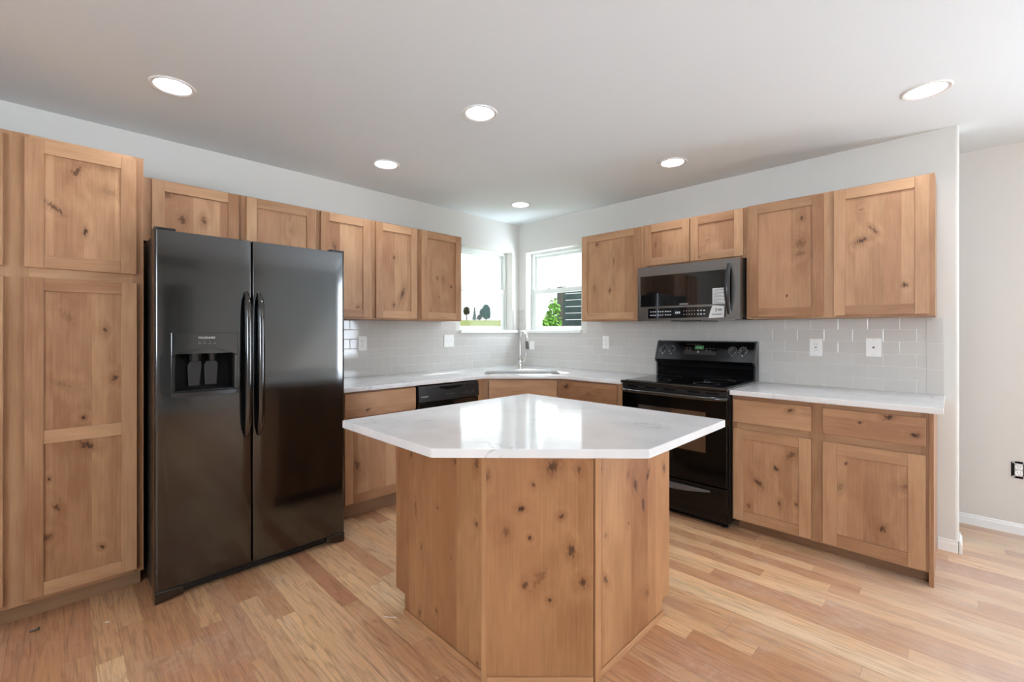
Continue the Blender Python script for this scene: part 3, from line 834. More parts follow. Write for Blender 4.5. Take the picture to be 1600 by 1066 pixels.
# --- countertops
DC = 0.648
sink_c = Vector((0.665, -0.665)); ux = Vector((0.7071, 0.7071)); uy = Vector((0.7071, -0.7071))
def srect(hw, hd, r, cc=sink_c, n=6):
    out = []
    for sx, sy, a0 in ((1, 1, 0), (-1, 1, 90), (-1, -1, 180), (1, -1, 270)):
        for k in range(n+1):
            th = R(a0 + 90*k/n)
            q = ((sx*(hw-r)) + r*math.cos(th), (sy*(hd-r)) + r*math.sin(th))
            out.append(tuple(cc + ux*q[0] + uy*q[1]))
    return out
out_l = [(0.003, -0.003), (0.003, -2.405), (DC, -2.405), (DC, -1.105), (1.105, -DC), (1.683, -DC), (1.683, -0.003)]
ct = plate_with_holes('countertop', out_l, [srect(0.335, 0.205, 0.06)], CT-0.030, CT, QUARTZ)
b = ct.modifiers.new('edge', 'BEVEL'); b.width = 0.003; b.segments = 2; b.limit_method = 'ANGLE'; b.angle_limit = R(60)
tag(ct, 'white quartz countertop wrapping the corner from refrigerator past the sink to the range', 'countertop')
m = MB(); m.prism([(2.457, -0.003), (2.457, -DC), (3.434, -DC), (3.434, -0.003)], CT-0.030, CT)
tag(m.build('countertop', QUARTZ, bevel=0.003), 'short white quartz countertop right of the range', 'countertop')

# --- sink and faucet
s = MB()
rim_o, rim_i, bot = srect(0.347, 0.217, 0.07), srect(0.333, 0.203, 0.06), srect(0.31, 0.18, 0.05)
bot_o = srect(0.317, 0.187, 0.055)
n = len(rim_o)
def ring(pts, z):
    b0 = len(s.v); s.v += [Vector((p[0], p[1], z)) for p in pts]; return b0
r0 = ring(rim_o, CT-0.0315); r1 = ring(rim_i, CT-0.0315); r2 = ring(bot, CT-0.22); r3 = ring(bot_o, CT-0.228); r4 = ring(rim_i, CT-0.034); r5 = ring(rim_o, CT-0.034)
for a, bq in ((r0, r1), (r1, r2), (r4, r3), (r5, r4), (r0, r5)):
    for k in range(n):
        k2 = (k+1) % n
        s.f.append([a+k, a+k2, bq+k2, bq+k]); s.uv += [(0, 0)]*4
s.f.append([r2+k for k in range(n)]); s.uv += [(0, 0)]*n
s.f.append([r3+k for k in range(n)]); s.uv += [(0, 0)]*n
sk = empty('sink', (0, 0, 0), 0, 'stainless undermount sink set across the corner of the counter', 'sink')
s.build('basin', STEEL, sk, smooth=40)
MB().lathe([(0.045, 0.0), (0.045, 0.004), (0.03, 0.006), (0.0, 0.003)], 24, Matrix.Translation((sink_c.x, sink_c.y, CT-0.219))).build('drain', CHROME, sk, smooth=40)

fa = empty('faucet', (0.382, -0.385, CT), 0, 'brushed nickel gooseneck faucet with pull-down head behind the corner sink', 'faucet')
MB().lathe([(0.030, 0.0), (0.030, 0.006), (0.024, 0.012), (0.022, 0.05), (0.024, 0.06), (0.022, 0.10), (0.014, 0.115), (0.0125, 0.13)], 24).build('base', CHROME, fa, smooth=50)
dirv = Vector((0.907, -0.421, 0)).normalized()
rr = 0.080
path = [Vector((0, 0, 0.12)), Vector((0, 0, 0.20)), Vector((0, 0, 0.295))]
for k in range(1, 15):
    th = PI - (PI*0.96)*k/14
    path.append(dirv*(rr + rr*math.cos(th)) + Vector((0, 0, 0.295 + rr*math.sin(th))))
MB().tube(path, 0.0115, 14).build('spout', CHROME, fa, smooth=60)
e = path[-1]; dn = (path[-1]-path[-2]).normalized()
MB().tube([e, e+dn*0.03], [0.013, 0.014], 16).build('hose_collar', CHROME, fa, smooth=50)
MB().tube([e+dn*0.03, e+dn*0.08, e+dn*0.105], [0.014, 0.017, 0.018], 16).build('spray_head', plain('spray_grey', lin(120, 118, 115), 0.3, metal=0.8), fa, smooth=50)
lv = Vector((0.6, 0.8, 0)).normalized()
MB().tube([lv*0.02+Vector((0, 0, 0.075)), lv*0.04+Vector((0, 0, 0.08)), lv*0.055+Vector((0, 0, 0.11)), lv*0.06+Vector((0, 0, 0.16))], [0.012, 0.011, 0.008, 0.006], 12).build('handle', CHROME, fa, smooth=60)

# --- backsplash tiles
def splash(name, rects, left, label, mat=TILE):
    m = MB()
    for a, b, z0, z1 in rects:
        if left: m.box(0.0005, 0.009, a, b, z0, z1)
        else: m.box(a, b, -0.009, -0.0005, z0, z1)
    return tag(m.build(name, mat), label, 'backsplash')
def uv_fix(o, left):
    me = o.data; uv = me.uv_layers[0].data
    for lp in me.loops:
        v = me.vertices[lp.vertex_index].co
        uv[lp.index].uv = ((v.y if left else v.x), v.z - CT)
SZ = CT + 0.0005
uv_fix(splash('tile_backsplash', [(-2.405, -0.916, SZ, 1.370), (-0.916, -0.0095, SZ, WZ0-0.0005), (-0.098, -0.0095, WZ0+0.031, 1.519)], True, 'glossy grey subway tile backsplash on the wall left of the corner'), True)
uv_fix(splash('tile_backsplash', [(0.0005, 0.918, SZ, WZ0-0.0005), (0.0005, 0.100, WZ0+0.031, 1.519), (0.918, 1.686, SZ, 1.369), (1.686, 2.453, 0.86, 1.42), (2.453, 3.352, SZ, 1.3635)], False, 'glossy grey subway tile backsplash on the wall right of the corner'), False)
o = splash('tile_backsplash', [(3.3525, 3.427, SZ, 1.3635)], False, 'stacked column of upright grey tiles ending the backsplash at the wall end', TILE_END)
uv_fix(o, False)
for l in o.data.uv_layers[0].data: l.uv = (l.uv[0]-3.351, l.uv[1]+0.005)

# --- outlets and switches
def wall_plate(loc, rotz, w, h, kind, label, name='outlet'):
    o = empty(name, loc, rotz, label, 'outlet' if name == 'outlet' else 'switch', 'wall plates on the backsplash')
    MB().box(-w/2, w/2, -0.006, -0.0005, -h/2, h/2).build('cover_plate', PLATE, o, bevel=0.0025)
    def slot(x, z, sw, sh): return (x-sw/2, x+sw/2, -0.0091, -0.0088, z-sh/2, z+sh/2)
    if kind == 'duplex':
        for dz in (0.0195, -0.0195):
            f = MB(); pts = [(0.017*math.cos(t)*1.0, dz + 0.0145*math.sin(t)) for t in [2*PI*k/20 for k in range(20)]]
            f.prism(pts, -0.0088, -0.006, plane='xz')
            rc = f.build('receptacle', PLATE, o)
            g = MB(); g.box(*slot(-0.0065, dz+0.004, 0.0022, 0.0085)); g.box(*slot(0.0065, dz+0.004, 0.0022, 0.007)); g.box(*slot(0, dz-0.007, 0.0045, 0.0045))
            g.build('slots', PLATE_DARK, rc)
    elif kind == 'gfci':
        f = MB(); f.box(-0.0165, 0.0165, -0.0088, -0.006, -0.033, 0.033); f.build('receptacle', PLATE, o, bevel=0.001)
        g = MB()
        for dz in (0.02, -0.02):
            g.box(*slot(-0.0065, dz+0.002, 0.0022, 0.0085)); g.box(*slot(0.0065, dz+0.002, 0.0022, 0.007))
        g.box(*slot(0, 0, 0.012, 0.006)); g.build('slots', PLATE_DARK, o)
    elif kind == 'toggle2':
        for dx in (-0.023, 0.023):
            t = MB(); t.box(dx-0.005, dx+0.005, -0.007, -0.006, -0.012, 0.012); t.box(dx-0.0035, dx+0.0035, -0.016, -0.007, 0.0, 0.007)
            t.build('toggle', PLATE, o, bevel=0.001)
    elif kind == 'jack':
        MB().lathe([(0.006, 0), (0.006, 0.006), (0.0035, 0.007), (0.0035, 0.012), (0, 0.012)], 14, Matrix.Translation((0, -0.006, 0)) @ Matrix.Rotation(R(90), 4, 'X')).build('jack', plain('jack_metal', lin(110, 105, 98), 0.4, metal=0.8), o)
    for dz in ((h/2-0.012), -(h/2-0.012)) if kind != 'duplex' else (0.0,):
        MB().lathe([(0.003, 0), (0.002, 0.0012), (0, 0.0012)], 10, Matrix.Translation((0, -0.006, dz)) @ Matrix.Rotation(R(90), 4, 'X')).build('screw', MARK, o)
    return o
XP = 0.0085
wall_plate((XP, -1.896, 1.178), L90, 0.078, 0.122, 'duplex', 'white outlet on the tiles just right of the refrigerator')
wall_plate((XP, -1.000, 1.186), L90, 0.120, 0.122, 'toggle2', 'white double switch plate below the left corner window', 'light_switch')
wall_plate((1.142, -XP, 1.176), 0, 0.072, 0.120, 'duplex', 'white outlet between the corner sink and the range')
wall_plate((2.802, -XP, 1.170), 0, 0.074, 0.118, 'gfci', 'white outlet with dark slots right of the range')
wall_plate((3.108, -XP, 1.177), 0, 0.078, 0.118, 'jack', 'white cover plate with one small jack, nearest the wall end', 'jack_plate')['category'] = 'cover plate'
wall_plate((0.205, -XP, 1.125), 0, 0.074, 0.090, 'toggle', 'white switch plate half behind the faucet head', 'light_switch')
# bare outlet in the hall
o = empty('bare_outlet', (3.758, HALL, 0.405), 0, 'outlet without a cover plate in its open box on the hall wall', 'outlet')
MB().box(-0.033, 0.042, -0.002, -0.0003, -0.047, 0.047).build('box_opening', BLACK_MATTE, o)
f = MB(); f.box(-0.018, 0.018, -0.004, -0.002, -0.053, 0.053); f.box(-0.028, 0.028, -0.004, -0.002, 0.040, 0.053); f.box(-0.028, 0.028, -0.004, -0.002, -0.053, -0.040)
f.build('yoke', plain('zinc', lin(190, 190, 186), 0.4, metal=0.7), o)
for dz in (0.0195, -0.0195):
    f = MB(); f.prism([(0.0175*math.cos(2*PI*k/20), dz + 0.0165*math.sin(2*PI*k/20)) for k in range(20)], -0.011, -0.004, plane='xz')
    rc = f.build('receptacle', PLATE, o)
    g = MB(); g.box(-0.0078, -0.0055, -0.0113, -0.011, dz, dz+0.008); g.box(0.0055, 0.0078, -0.0113, -0.011, dz, dz+0.007); g.box(-0.002, 0.002, -0.0113, -0.011, dz-0.010, dz-0.006)
    g.build('slots', PLATE_DARK, rc)

# ------------------------------------------------------------------ refrigerator (left wall frame)
fr = empty('refrigerator', (0, -3.357, 0), L90, 'glossy black side-by-side refrigerator with ice and water dispenser', 'refrigerator')
FW, FYB, FYF = 0.925, -0.762, -0.840
MB().box(0.006, FW-0.006, -0.755, -0.04, 0.03, 1.742).build('body', BLACK_SIDE, fr, bevel=0.006)
def fprof(x0, x1, rl, rr_, sag=0.0008, full=None):
    """door outline in plan: rounded outer corners, slightly bowed front"""
    fx0, fx1 = full or (x0, x1)
    mid, half = (fx0+fx1)/2, (fx1-fx0)/2
    yf = lambda x: FYF + sag*((x-mid)/half)**2
    pts = [(x1, FYB), (x0, FYB)]
    n = 6
    if rl > 0: pts += [(x0+rl-rl*math.cos(R(90*k/n)), yf(x0+rl)+rl-rl*math.sin(R(90*k/n))) for k in range(n)]
    else: pts += [(x0, yf(x0))]
    a, b = x0+max(rl, 0.001), x1-max(rr_, 0.001)
    pts += [(a+(b-a)*k/10, yf(a+(b-a)*k/10)) for k in range(11)]
    if rr_ > 0: pts += [(x1-rr_+rr_*math.sin(R(90*k/n)), yf(x1-rr_)+rr_-rr_*math.cos(R(90*k/n))) for k in range(1, n+1)]
    else: pts += [(x1, yf(x1))]
    return pts
DZ0, DZ1 = 0.060, 1.757
full_l, full_r = (0.002, 0.409), (0.415, 0.923)
cx0, cx1, cz0, cz1 = 0.080, 0.326, 0.988, 1.170      # dispenser recess
dl = MB()
dl.prism(fprof(*full_l, .016, .006), DZ0, cz0); dl.prism(fprof(*full_l, .016, .006), cz1, DZ1)
dl.prism(fprof(full_l[0], cx0, .016, 0, full=full_l), cz0, cz1); dl.prism(fprof(cx1, full_l[1], 0, .006, full=full_l), cz0, cz1)
dl = dl.build('freezer_door', BLACK, fr, smooth=25)
dr = MB(); dr.prism(fprof(*full_r, .006, .016), DZ0, DZ1)
dr = dr.build('fresh_food_door', BLACK, fr, smooth=25, bevel=0.0)
def fridge_handle(xc, parent):
    h = MB(); pts = []; rad = []
    N = 22
    for k in range(N+1):
        t = k/N
        z = 0.728 + (1.485-0.728)*t
        e_ = min(t, 1-t)
        out_ = 0.046*(1-math.exp(-e_*16)) + 0.004*math.sin(PI*t)
        pts.append((xc, FYF + 0.002 - out_ - 0.004, z)); rad.append(0.017*(0.55+0.45*(1-math.exp(-e_*30))))
    h.tube(pts, rad, 14, squash=0.85)
    return h.build('handle', BLACK, parent, smooth=60)
fridge_handle(0.383, dl); fridge_handle(0.443, dr)
# dispenser
dp = MB()
ox0, ox1 = 0.064, 0.342
arch = [(ox0+0.008+(ox1-ox0-0.016)*k/14, 1.163+0.033*math.sin(PI*k/14)) for k in range(15)]
dp.prism([(ox0, 1.273), (ox0, 1.160)] + arch + [(ox1, 1.160), (ox1, 1.273)], FYF+0.004, FYF-0.012, plane='xz')
dp.box(ox0, ox0+0.014, FYF-0.010, FYF+0.006, 0.972, 1.160); dp.box(ox1-0.014, ox1, FYF-0.010, FYF+0.006, 0.972, 1.160)
dsp = dp.build('dispenser', BLACK, fr, bevel=0.002)
cv = MB()
cv.box(cx0, cx1, FYB+0.0015, FYB+0.006, cz0, cz1+0.02); cv.box(cx0, cx0+0.004, FYF+0.006, FYB+0.006, cz0, cz1+0.02); cv.box(cx1-0.004, cx1, FYF+0.006, FYB+0.006, cz0, cz1+0.02)
cv.build('cavity', BLACK_MATTE, dsp)
pd = MB(); pd.prism([(0.145, 1.006), (0.140, 1.11), (0.150, 1.13), (0.195, 1.13), (0.200, 1.11), (0.192, 1.006)], FYB-0.006, FYB-0.014, plane='xz'); pd.build('ice_paddle', BLACK_SOFT, dsp, bevel=0.003)
pd = MB(); pd.prism([(0.215, 1.006), (0.210, 1.11), (0.222, 1.13), (0.262, 1.13), (0.272, 1.11), (0.266, 1.006)], FYB-0.006, FYB-0.014, plane='xz'); pd.build('water_paddle', BLACK_SOFT, dsp, bevel=0.003)
MB().lathe([(0.022, 0), (0.026, 0.03), (0.03, 0.045)], 16, Matrix.Translation((0.168, FYB-0.035, 1.132))).build('ice_chute', BLACK_SOFT, dsp, smooth=50)
MB().lathe([(0.014, 0), (0.018, 0.03), (0.022, 0.045)], 16, Matrix.Translation((0.240, FYB-0.035, 1.132))).build('water_nozzle', BLACK_SOFT, dsp, smooth=50)
lip = [(ox0, FYF+0.004), (ox1, FYF+0.004)] + [(ox1-(ox1-ox0)*k/16, FYF-0.012-0.020*math.sin(PI*k/16)) for k in range(17)]
tr = MB(); tr.prism(lip, 0.962, 0.984); tr.box(cx0+0.002, cx1-0.002, FYF+0.004, FYB-0.001, 0.9885, 0.992)
tr.build('drip_tray', BLACK_SOFT, dsp, bevel=0.003)
lettering('lettering', 'FRIGIDAIRE', 0.070, (0.207, FYF-0.0122, 1.248), MARK, dsp)
ind = MB()
for k in range(4):
    x = 0.176 + k*0.0215
    ind.box(x-0.006, x+0.006, FYF-0.0126, FYF-0.0121, 1.218, 1.2205); ind.box(x-0.002, x+0.002, FYF-0.0126, FYF-0.0121, 1.2275, 1.230)
ind.build('indicator_print', MARK_DIM, dsp)
gr = MB()
gr.box(0.06, FW-0.06, -0.805, -0.756, 0.012, 0.052)
for k in range(3): gr.box(0.07, FW-0.07, -0.812, -0.805, 0.016+k*0.013, 0.023+k*0.013)
gr.build('base_grille', BLACK_SOFT, fr, bevel=0.002)
for a, b_, sgn in ((0.004, 0.115, 1), (FW-0.115, FW-0.004, -1)):
    ft = MB()
    pf = [(a, 0.0), (b_, 0.018), (b_, 0.054), (a, 0.058)] if sgn > 0 else [(a, 0.018), (b_, 0.0), (b_, 0.058), (a, 0.054)]
    ft.prism(pf, -0.758, FYF-0.001, plane='xz'); ft.build('foot_cover', BLACK, fr, bevel=0.006, segs=3)
for a, b_ in ((0.004, 0.085), (FW-0.085, FW-0.004)):
    hc = MB(); hc.prism([(-0.70, 1.743), (-0.835, 1.7575), (-0.835, 1.770), (-0.80, 1.774), (-0.70, 1.765)], a, b_, plane='yz'); hc.build('hinge_cover', BLACK_SOFT, fr, bevel=0.004)

# ------------------------------------------------------------------ dishwasher (left wall frame)
dw = empty('dishwasher', (0, -1.7755, 0), L90, 'black built-in dishwasher under the counter left of the sink', 'dishwasher')
MB().box(0.004, 0.604, -0.60, -0.02, 0.10, 0.868).build('tub', BLACK_MATTE, dw)
d = MB(); d.box(0.008, 0.600, -0.640, -0.60, 0.12, 0.735); d.build('door', BLACK, dw, bevel=0.004)
pn = MB(); pn.prism([(-0.60, 0.740), (-0.60, 0.866), (-0.634, 0.866), (-0.642, 0.850), (-0.648, 0.745), (-0.644, 0.740)], 0.006, 0.602, plane='yz')
pn = pn.build('control_panel', BLACK_SOFT, dw, bevel=0.003)
hb = MB(); hp = [(0.20+0.21*k/12, 0.838-0.016*math.sin(PI*k/12)) for k in range(13)]
hb.prism([(0.20, 0.850)] + hp + [(0.41, 0.850)], -0.6480, -0.640, plane='xz'); hb.build('handle_recess', BLACK_MATTE, pn)
Mslope = Matrix(((1,0,0),(0,0,-1),(0,1,0)))
lettering('lettering', 'FRIGIDAIRE', 0.062, (0.058, -0.6465, 0.784), MARK, pn, depth=0.001)
mk = MB()
for k in range(4): mk.box(0.262+k*0.022, 0.276+k*0.022, -0.6478, -0.6455, 0.785, 0.7885)
mk.build('key_print', MARK_DIM, pn)
mk = MB()
for k, zz in enumerate((0.782, 0.790, 0.778, 0.786)):
    mk.box(0.43+k*0.032, 0.444+k*0.032, -0.6480, -0.6455, zz, zz+0.0035); mk.box(0.440+k*0.032, 0.452+k*0.032, -0.6480, -0.6455, zz-0.012, zz-0.009)
mk.build('key_print', MARK_DIM, pn)
MB().box(0.01, 0.598, -0.56, -0.10, 0.0, 0.0995).build('kick_plate', BLACK_MATTE, dw)

# ------------------------------------------------------------------ range (right wall frame)
rg = empty('range', (1.6885, 0, 0), 0, 'black freestanding electric range with smooth cooktop below the microwave', 'stove')
RW = 0.764
MB().box(0.004, RW-0.004, -0.618, -0.025, 0.035, 0.894).build('body', BLACK_SIDE, rg)
ck = MB(); ck.box(0, RW, -0.672, -0.095, 0.894, 0.914)
ck = ck.build('cooktop', BLACK, rg, bevel=0.006, segs=3)
MB().box(0.022, RW-0.022, -0.640, -0.120, 0.9135, 0.9165).build('glass_surface', GLASS_BLACK, ck, bevel=0.001)
for bx, by, br in ((0.20, -0.50, 0.105), (0.57, -0.50, 0.085), (0.20, -0.25, 0.085), (0.57, -0.25, 0.105)):
    MB().lathe([(br, 0), (br, 0.0004), (br-0.004, 0.0004), (br-0.004, 0)], 40, Matrix.Translation((bx, by, 0.9165)), closed=True).build('burner_ring', RING, ck)
wr = MB()
for wx, wy in ((0.51, -0.40), (0.60, -0.17)):
    wr = MB()
    for k in range(2): wr.box(wx+k*0.026, wx+0.02+k*0.026, wy, wy+0.008, 0.9165, 0.9169)
    wr.build('warning_print', MARK, ck)
bgp = [(-0.025, 0.9145), (-0.025, 1.198), (-0.055, 1.203), (-0.074, 1.196), (-0.126, 1.052), (-0.122, 1.038), (-0.092, 1.034), (-0.086, 1.022), (-0.098, 1.000), (-0.086, 0.985), (-0.080, 0.955), (-0.094, 0.935), (-0.094, 0.9145)]
bg_ = MB(); bg_.prism(bgp, 0.012, RW-0.004, plane='yz')
bg_ = bg_.build('backguard', CONSOLE, rg, bevel=0.003)
for a, b_ in ((0.003, 0.014), (RW-0.014, RW)):
    ec = MB(); ec.prism([(-0.022, 0.9145), (-0.022, 1.200), (-0.058, 1.206), (-0.078, 1.198), (-0.130, 1.050), (-0.124, 1.034), (-0.100, 1.02), (-0.10, 0.9145)], a, b_, plane='yz'); ec.build('end_cap', BLACK_SOFT, bg_, bevel=0.002)
# sloped console frame: origin on the slope, local X = x, local Z = outward normal
sl = Vector((0, -0.126+0.074, 1.052-1.196)).normalized()         # down the slope
nrm = Vector((0, sl.z, -sl.y)).normalized()
if nrm.y > 0: nrm = -nrm
def on_slope(x, z, lift=0.0):
    t = (1.196 - z)/(1.196-1.052)
    return Vector((x, -0.074 - 0.052*t, z)) + nrm*lift
def slope_matrix(x, z, lift=0.0):
    o_ = on_slope(x, z, lift); u = -sl
    return Matrix(((1, u.x, nrm.x, o_.x), (0, u.y, nrm.y, o_.y), (0, u.z, nrm.z, o_.z), (0, 0, 0, 1)))
for kx in (0.062, 0.135, 0.604, 0.678):
    M_ = slope_matrix(kx, 1.136)
    kb = MB().lathe([(0.024, 0.0002), (0.024, 0.004), (0.0205, 0.006), (0.0185, 0.024), (0.0165, 0.026), (0.0, 0.026)], 24, M_).build('knob', BLACK_SOFT, bg_, smooth=35)
    g = MB(); g.box(-0.004, 0.004, -0.019, 0.019, 0.026, 0.034); g.v = [M_ @ v for v in g.v]; g.build('grip', BLACK_SOFT, kb, bevel=0.002)
    g = MB()
    for k in range(11):
        th = R(-60 + k*30)
        x_, y_ = 0.029*math.cos(th), 0.029*math.sin(th); g.box(x_-0.0024, x_+0.0024, y_-0.0024, y_+0.0024, 0.0, 0.0004)
    g.box(-0.004, 0.004, -0.044, -0.036, 0.0, 0.0004)
    g.v = [M_ @ v for v in g.v]; g.build('dial_print', MARK, kb)
M_ = slope_matrix(0.365, 1.137)
g = MB(); g.box(-0.125, 0.125, -0.045, 0.045, 0.0, 0.0015); g.v = [M_ @ v for v in g.v]; tp = g.build('touch_panel', GLASS_BLACK, bg_)
g = MB(); g.box(-0.042, 0.028, 0.000, 0.030, 0.0015, 0.002); g.v = [M_ @ v for v in g.v]; g.build('display', GREEN_LCD, tp)
lettering('clock_digits', '12:00', 0.042, tuple(M_ @ Vector((-0.007, 0.015, 0.002))), plain('lcd_digits', (0.05, 0.12, 0.06, 1), 0.4, emit=((0.4, 0.9, 0.5, 1), 0.35)), tp, M=M_.to_3x3(), depth=0.0004)
for cluster in ((-0.103, -0.078), (0.052, 0.078, 0.103), ()):
    g = MB()
    for sx in cluster:
        for sy in (0.009, -0.009):
            if sx == 0.103 and sy < 0: continue
            g.box(sx-0.008, sx+0.008, sy-0.002, sy+0.002, 0.0015, 0.0019)
    if not cluster: g.box(-0.02, -0.006, -0.03, -0.012, 0.0015, 0.0019)
    g.v = [M_ @ v for v in g.v]; g.build('key_print', MARK_DIM, tp)
# oven door
od = MB(); od.box(0.006, RW-0.006, -0.658, -0.620, 0.272, 0.842)
od = od.build('oven_door', RANGE_BLACK, rg, bevel=0.005, segs=3)
MB().box(0.140, 0.624, -0.6592, -0.655, 0.478, 0.745).build('oven_window', OVEN_GLASS, od)
vt = MB(); vt.box(0.006, RW-0.006, -0.650, -0.620, 0.846, 0.890)
vt = vt.build('vent_strip', BLACK_SOFT, rg, bevel=0.002)
vs = MB()
for x_ in (0.05, 0.19, 0.33, 0.50, 0.62): vs.box(x_, x_+0.085, -0.6505, -0.648, 0.866, 0.878)
vs.build('vent_slots', BLACK_MATTE, vt)
hp = []
for k in range(25):
    t = k/24; e_ = min(t, 1-t)
    hp.append((0.012 + (RW-0.024)*t, -0.652 - 0.042*(1-math.exp(-e_*22)) , 0.842))
MB().tube(hp, 0.0145, 12).build('handle', BLACK, od, smooth=60)
sd = MB(); sd.box(0.006, RW-0.006, -0.652, -0.620, 0.045, 0.264)
sd = sd.build('storage_drawer', RANGE_BLACK, rg, bevel=0.005, segs=3)
hl = [(0.110+0.544*k/20, 0.228-0.034*math.sin(PI*k/20)) for k in range(21)]
g = MB(); g.prism([(0.110, 0.236)] + hl + [(0.654, 0.236)], -0.651, -0.672, plane='xz'); g.build('drawer_pull', plain('pull_grey', (0.10, 0.10, 0.105, 1), 0.28, spec=0.7), sd, bevel=0.004)
for fx in (0.05, RW-0.05):
    for fy in (-0.58, -0.08):
        MB().lathe([(0.02, 0), (0.02, 0.012), (0.008, 0.016), (0.008, 0.0355)], 14, Matrix.Translation((fx, fy, 0))).build('foot', BLACK_MATTE, rg)
MB().box(0.02, RW-0.02, -0.600, -0.59, 0.006, 0.0345).build('kick_strip', BLACK_MATTE, rg)

# ------------------------------------------------------------------ microwave
mw = empty('microwave', (1.690, 0, 1.361), 0, 'over-the-range microwave in dark stainless steel with a curved black handle', 'microwave')
MW_ = 0.757; MH = 0.424
MB().box(0.004, MW_-0.002, -0.372, -0.012, 0.018, MH).build('body', BLACK_SIDE, mw)
df = MB()
wz0, wz1, wx0, wx1 = 0.110, 0.348, 0.022, 0.702
YF, YB = -0.412, -0.372
df.box(0, wx0, YF, YB, 0.0, 0.417); df.box(wx1, MW_, YF, YB, 0.0, 0.417); df.box(wx0, wx1, YF, YB, wz1, 0.417)
df.box(wx0, wx1, YF, YB, 0.096, wz0); df.box(wx0, wx1, YF, YB, 0.0, 0.018); df.box(wx0, 0.085, YF, YB, 0.018, 0.096); df.box(0.664, wx1, YF, YB, 0.018, 0.096)
dr_ = df.build('door', SLATE_STEEL, mw)
MB().box(wx0, wx1, YF+0.002, YB, wz0, wz1).build('window', GLASS_BLACK, dr_)
cp = MB().box(0.085, 0.664, YF+0.001, YB, 0.018, 0.096).build('control_panel', GLASS_BLACK, mw)
g = MB()
for grp, n_ in ((0.105, 3), (0.165, 3), (0.225, 3)):
    for k in range(n_):
        for zz in (0.040, 0.066): g.box(grp+k*0.018, grp+k*0.018+0.012, YF+0.0004, YF+0.001, zz, zz+0.006)
g.build('key_print', MARK, cp)
g = MB()
for k in range(5):
    for zz in (0.040, 0.066): g.box(0.370+k*0.019, 0.374+k*0.019, YF+0.0004, YF+0.001, zz, zz+0.006)
for k in range(3):
    for zz in (0.040, 0.066): g.box(0.468+k*0.022, 0.480+k*0.022, YF+0.0004, YF+0.001, zz, zz+0.006)
g.build('key_print', MARK, cp)
g = MB()
for k in range(3): g.box(0.305+k*0.014, 0.314+k*0.014, YF+0.0004, YF+0.001, 0.050, 0.066)
g.build('display_digits', MARK, cp)
lettering('lettering', 'SAMSUNG', 0.064, (0.370, YF+0.002, 0.121), MARK, dr_, depth=0.001)
hp = []
for k in range(21):
    t = k/20
    hp.append((0.688, YF - 0.012 - 0.040*math.sin(PI*t), 0.050 + 0.325*t))
MB().tube(hp, [0.012+0.006*math.sin(PI*k/20) for k in range(21)], 12, squash=1.0).build('handle', BLACK_SOFT, dr_, smooth=60)
for zz in (0.050, 0.375):
    MB().box(0.677, 0.699, YF-0.016, YF, zz-0.012, zz+0.012).build('handle_mount', BLACK_SOFT, dr_, bevel=0.003)
g = MB().box(0.575, 0.668, YF+0.0008, YF+0.002, 0.104, 0.222).build('instruction_sticker', PAPER, dr_)
pr = MB()
for k in range(13): pr.box(0.581, 0.655-0.02*((k*7) % 3), YF+0.0003, YF+0.0008, 0.112+k*0.008, 0.1155+k*0.008)
pr.build('print_lines', PAPER_PRINT, g)
g = MB().prism([(0.548, 0.012), (0.652, 0.016), (0.656, 0.094), (0.575, 0.102), (0.560, 0.06)], YF+0.0009, YF-0.0005, plane='xz').build('caution_sticker', PAPER, cp)
pr = MB(); pr.box(0.596, 0.606, YF-0.0009, YF-0.0005, 0.058, 0.082); pr.box(0.612, 0.640, YF-0.0009, YF-0.0005, 0.062, 0.078); pr.box(0.572, 0.640, YF-0.0009, YF-0.0005, 0.034, 0.042)
pr.build('print_lines', PAPER_PRINT, g)
ut = MB(); ut.box(0.03, MW_-0.03, -0.36, -0.02, 0.004, 0.018)
ut = ut.build('bottom_tray', BLACK_MATTE, mw)
for a in (0.12, 0.50):
    vb = MB(); vb.box(a, a+0.15, -0.33, -0.18, 0.0005, 0.004); vb.build('grease_filter', STEEL, ut)
MB().box(0.25, 0.48, -0.366, -0.05, -0.006, 0.0038).build('vent_cover', BLACK_SOFT, ut, bevel=0.002)

# ------------------------------------------------------------------ island
isl = empty('island_cabinet', (2.1, -2.1, 0), 0, 'five-sided kitchen island base clad in knotty alder boards', 'kitchen island')
OFF = Vector((-2.1, 2.1, 0))
def isb(mb, name, mat, bevel=0.0, parent=isl):
    mb.v = [v + OFF for v in mb.v]
    return mb.build(name, mat, parent, bevel=bevel)
ZT = BT
isb(MB().prism([(1.645, -2.547), (2.250, -2.547), (2.527, -2.270), (2.527, -1.685), (1.645, -1.685)], 0.089, ZT), 'carcass', W_BODY)
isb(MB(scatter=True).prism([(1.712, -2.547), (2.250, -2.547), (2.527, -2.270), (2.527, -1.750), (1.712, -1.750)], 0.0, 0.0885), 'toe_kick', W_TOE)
isb(MB().prism([(1.636, 0.090), (1.710, 0.090), (1.710, 0.0), (2.246, 0.0), (2.246, ZT), (1.636, ZT)], -2.560, -2.5475, plane='xz'), 'side_panel', wood('knotty_alder_isl_left', [(a-2.56, b_, *r) for a, b_, *r in K['isl_left']], seed=3.9, tone=0.93, tint=ISL_SHADE), 0.0008)
isb(MB().prism([(-1.678, 0.075), (-1.748, 0.075), (-1.748, 0.0), (-2.274, 0.0), (-2.274, ZT), (-1.678, ZT)], 2.5275, 2.540, plane='yz'), 'side_panel', wood('knotty_alder_isl_right', [(a+2.54, b_, *r) for a, b_, *r in K['isl_right']], seed=6.2, tone=1.0, tint=ISL_SHADE), 0.0008)
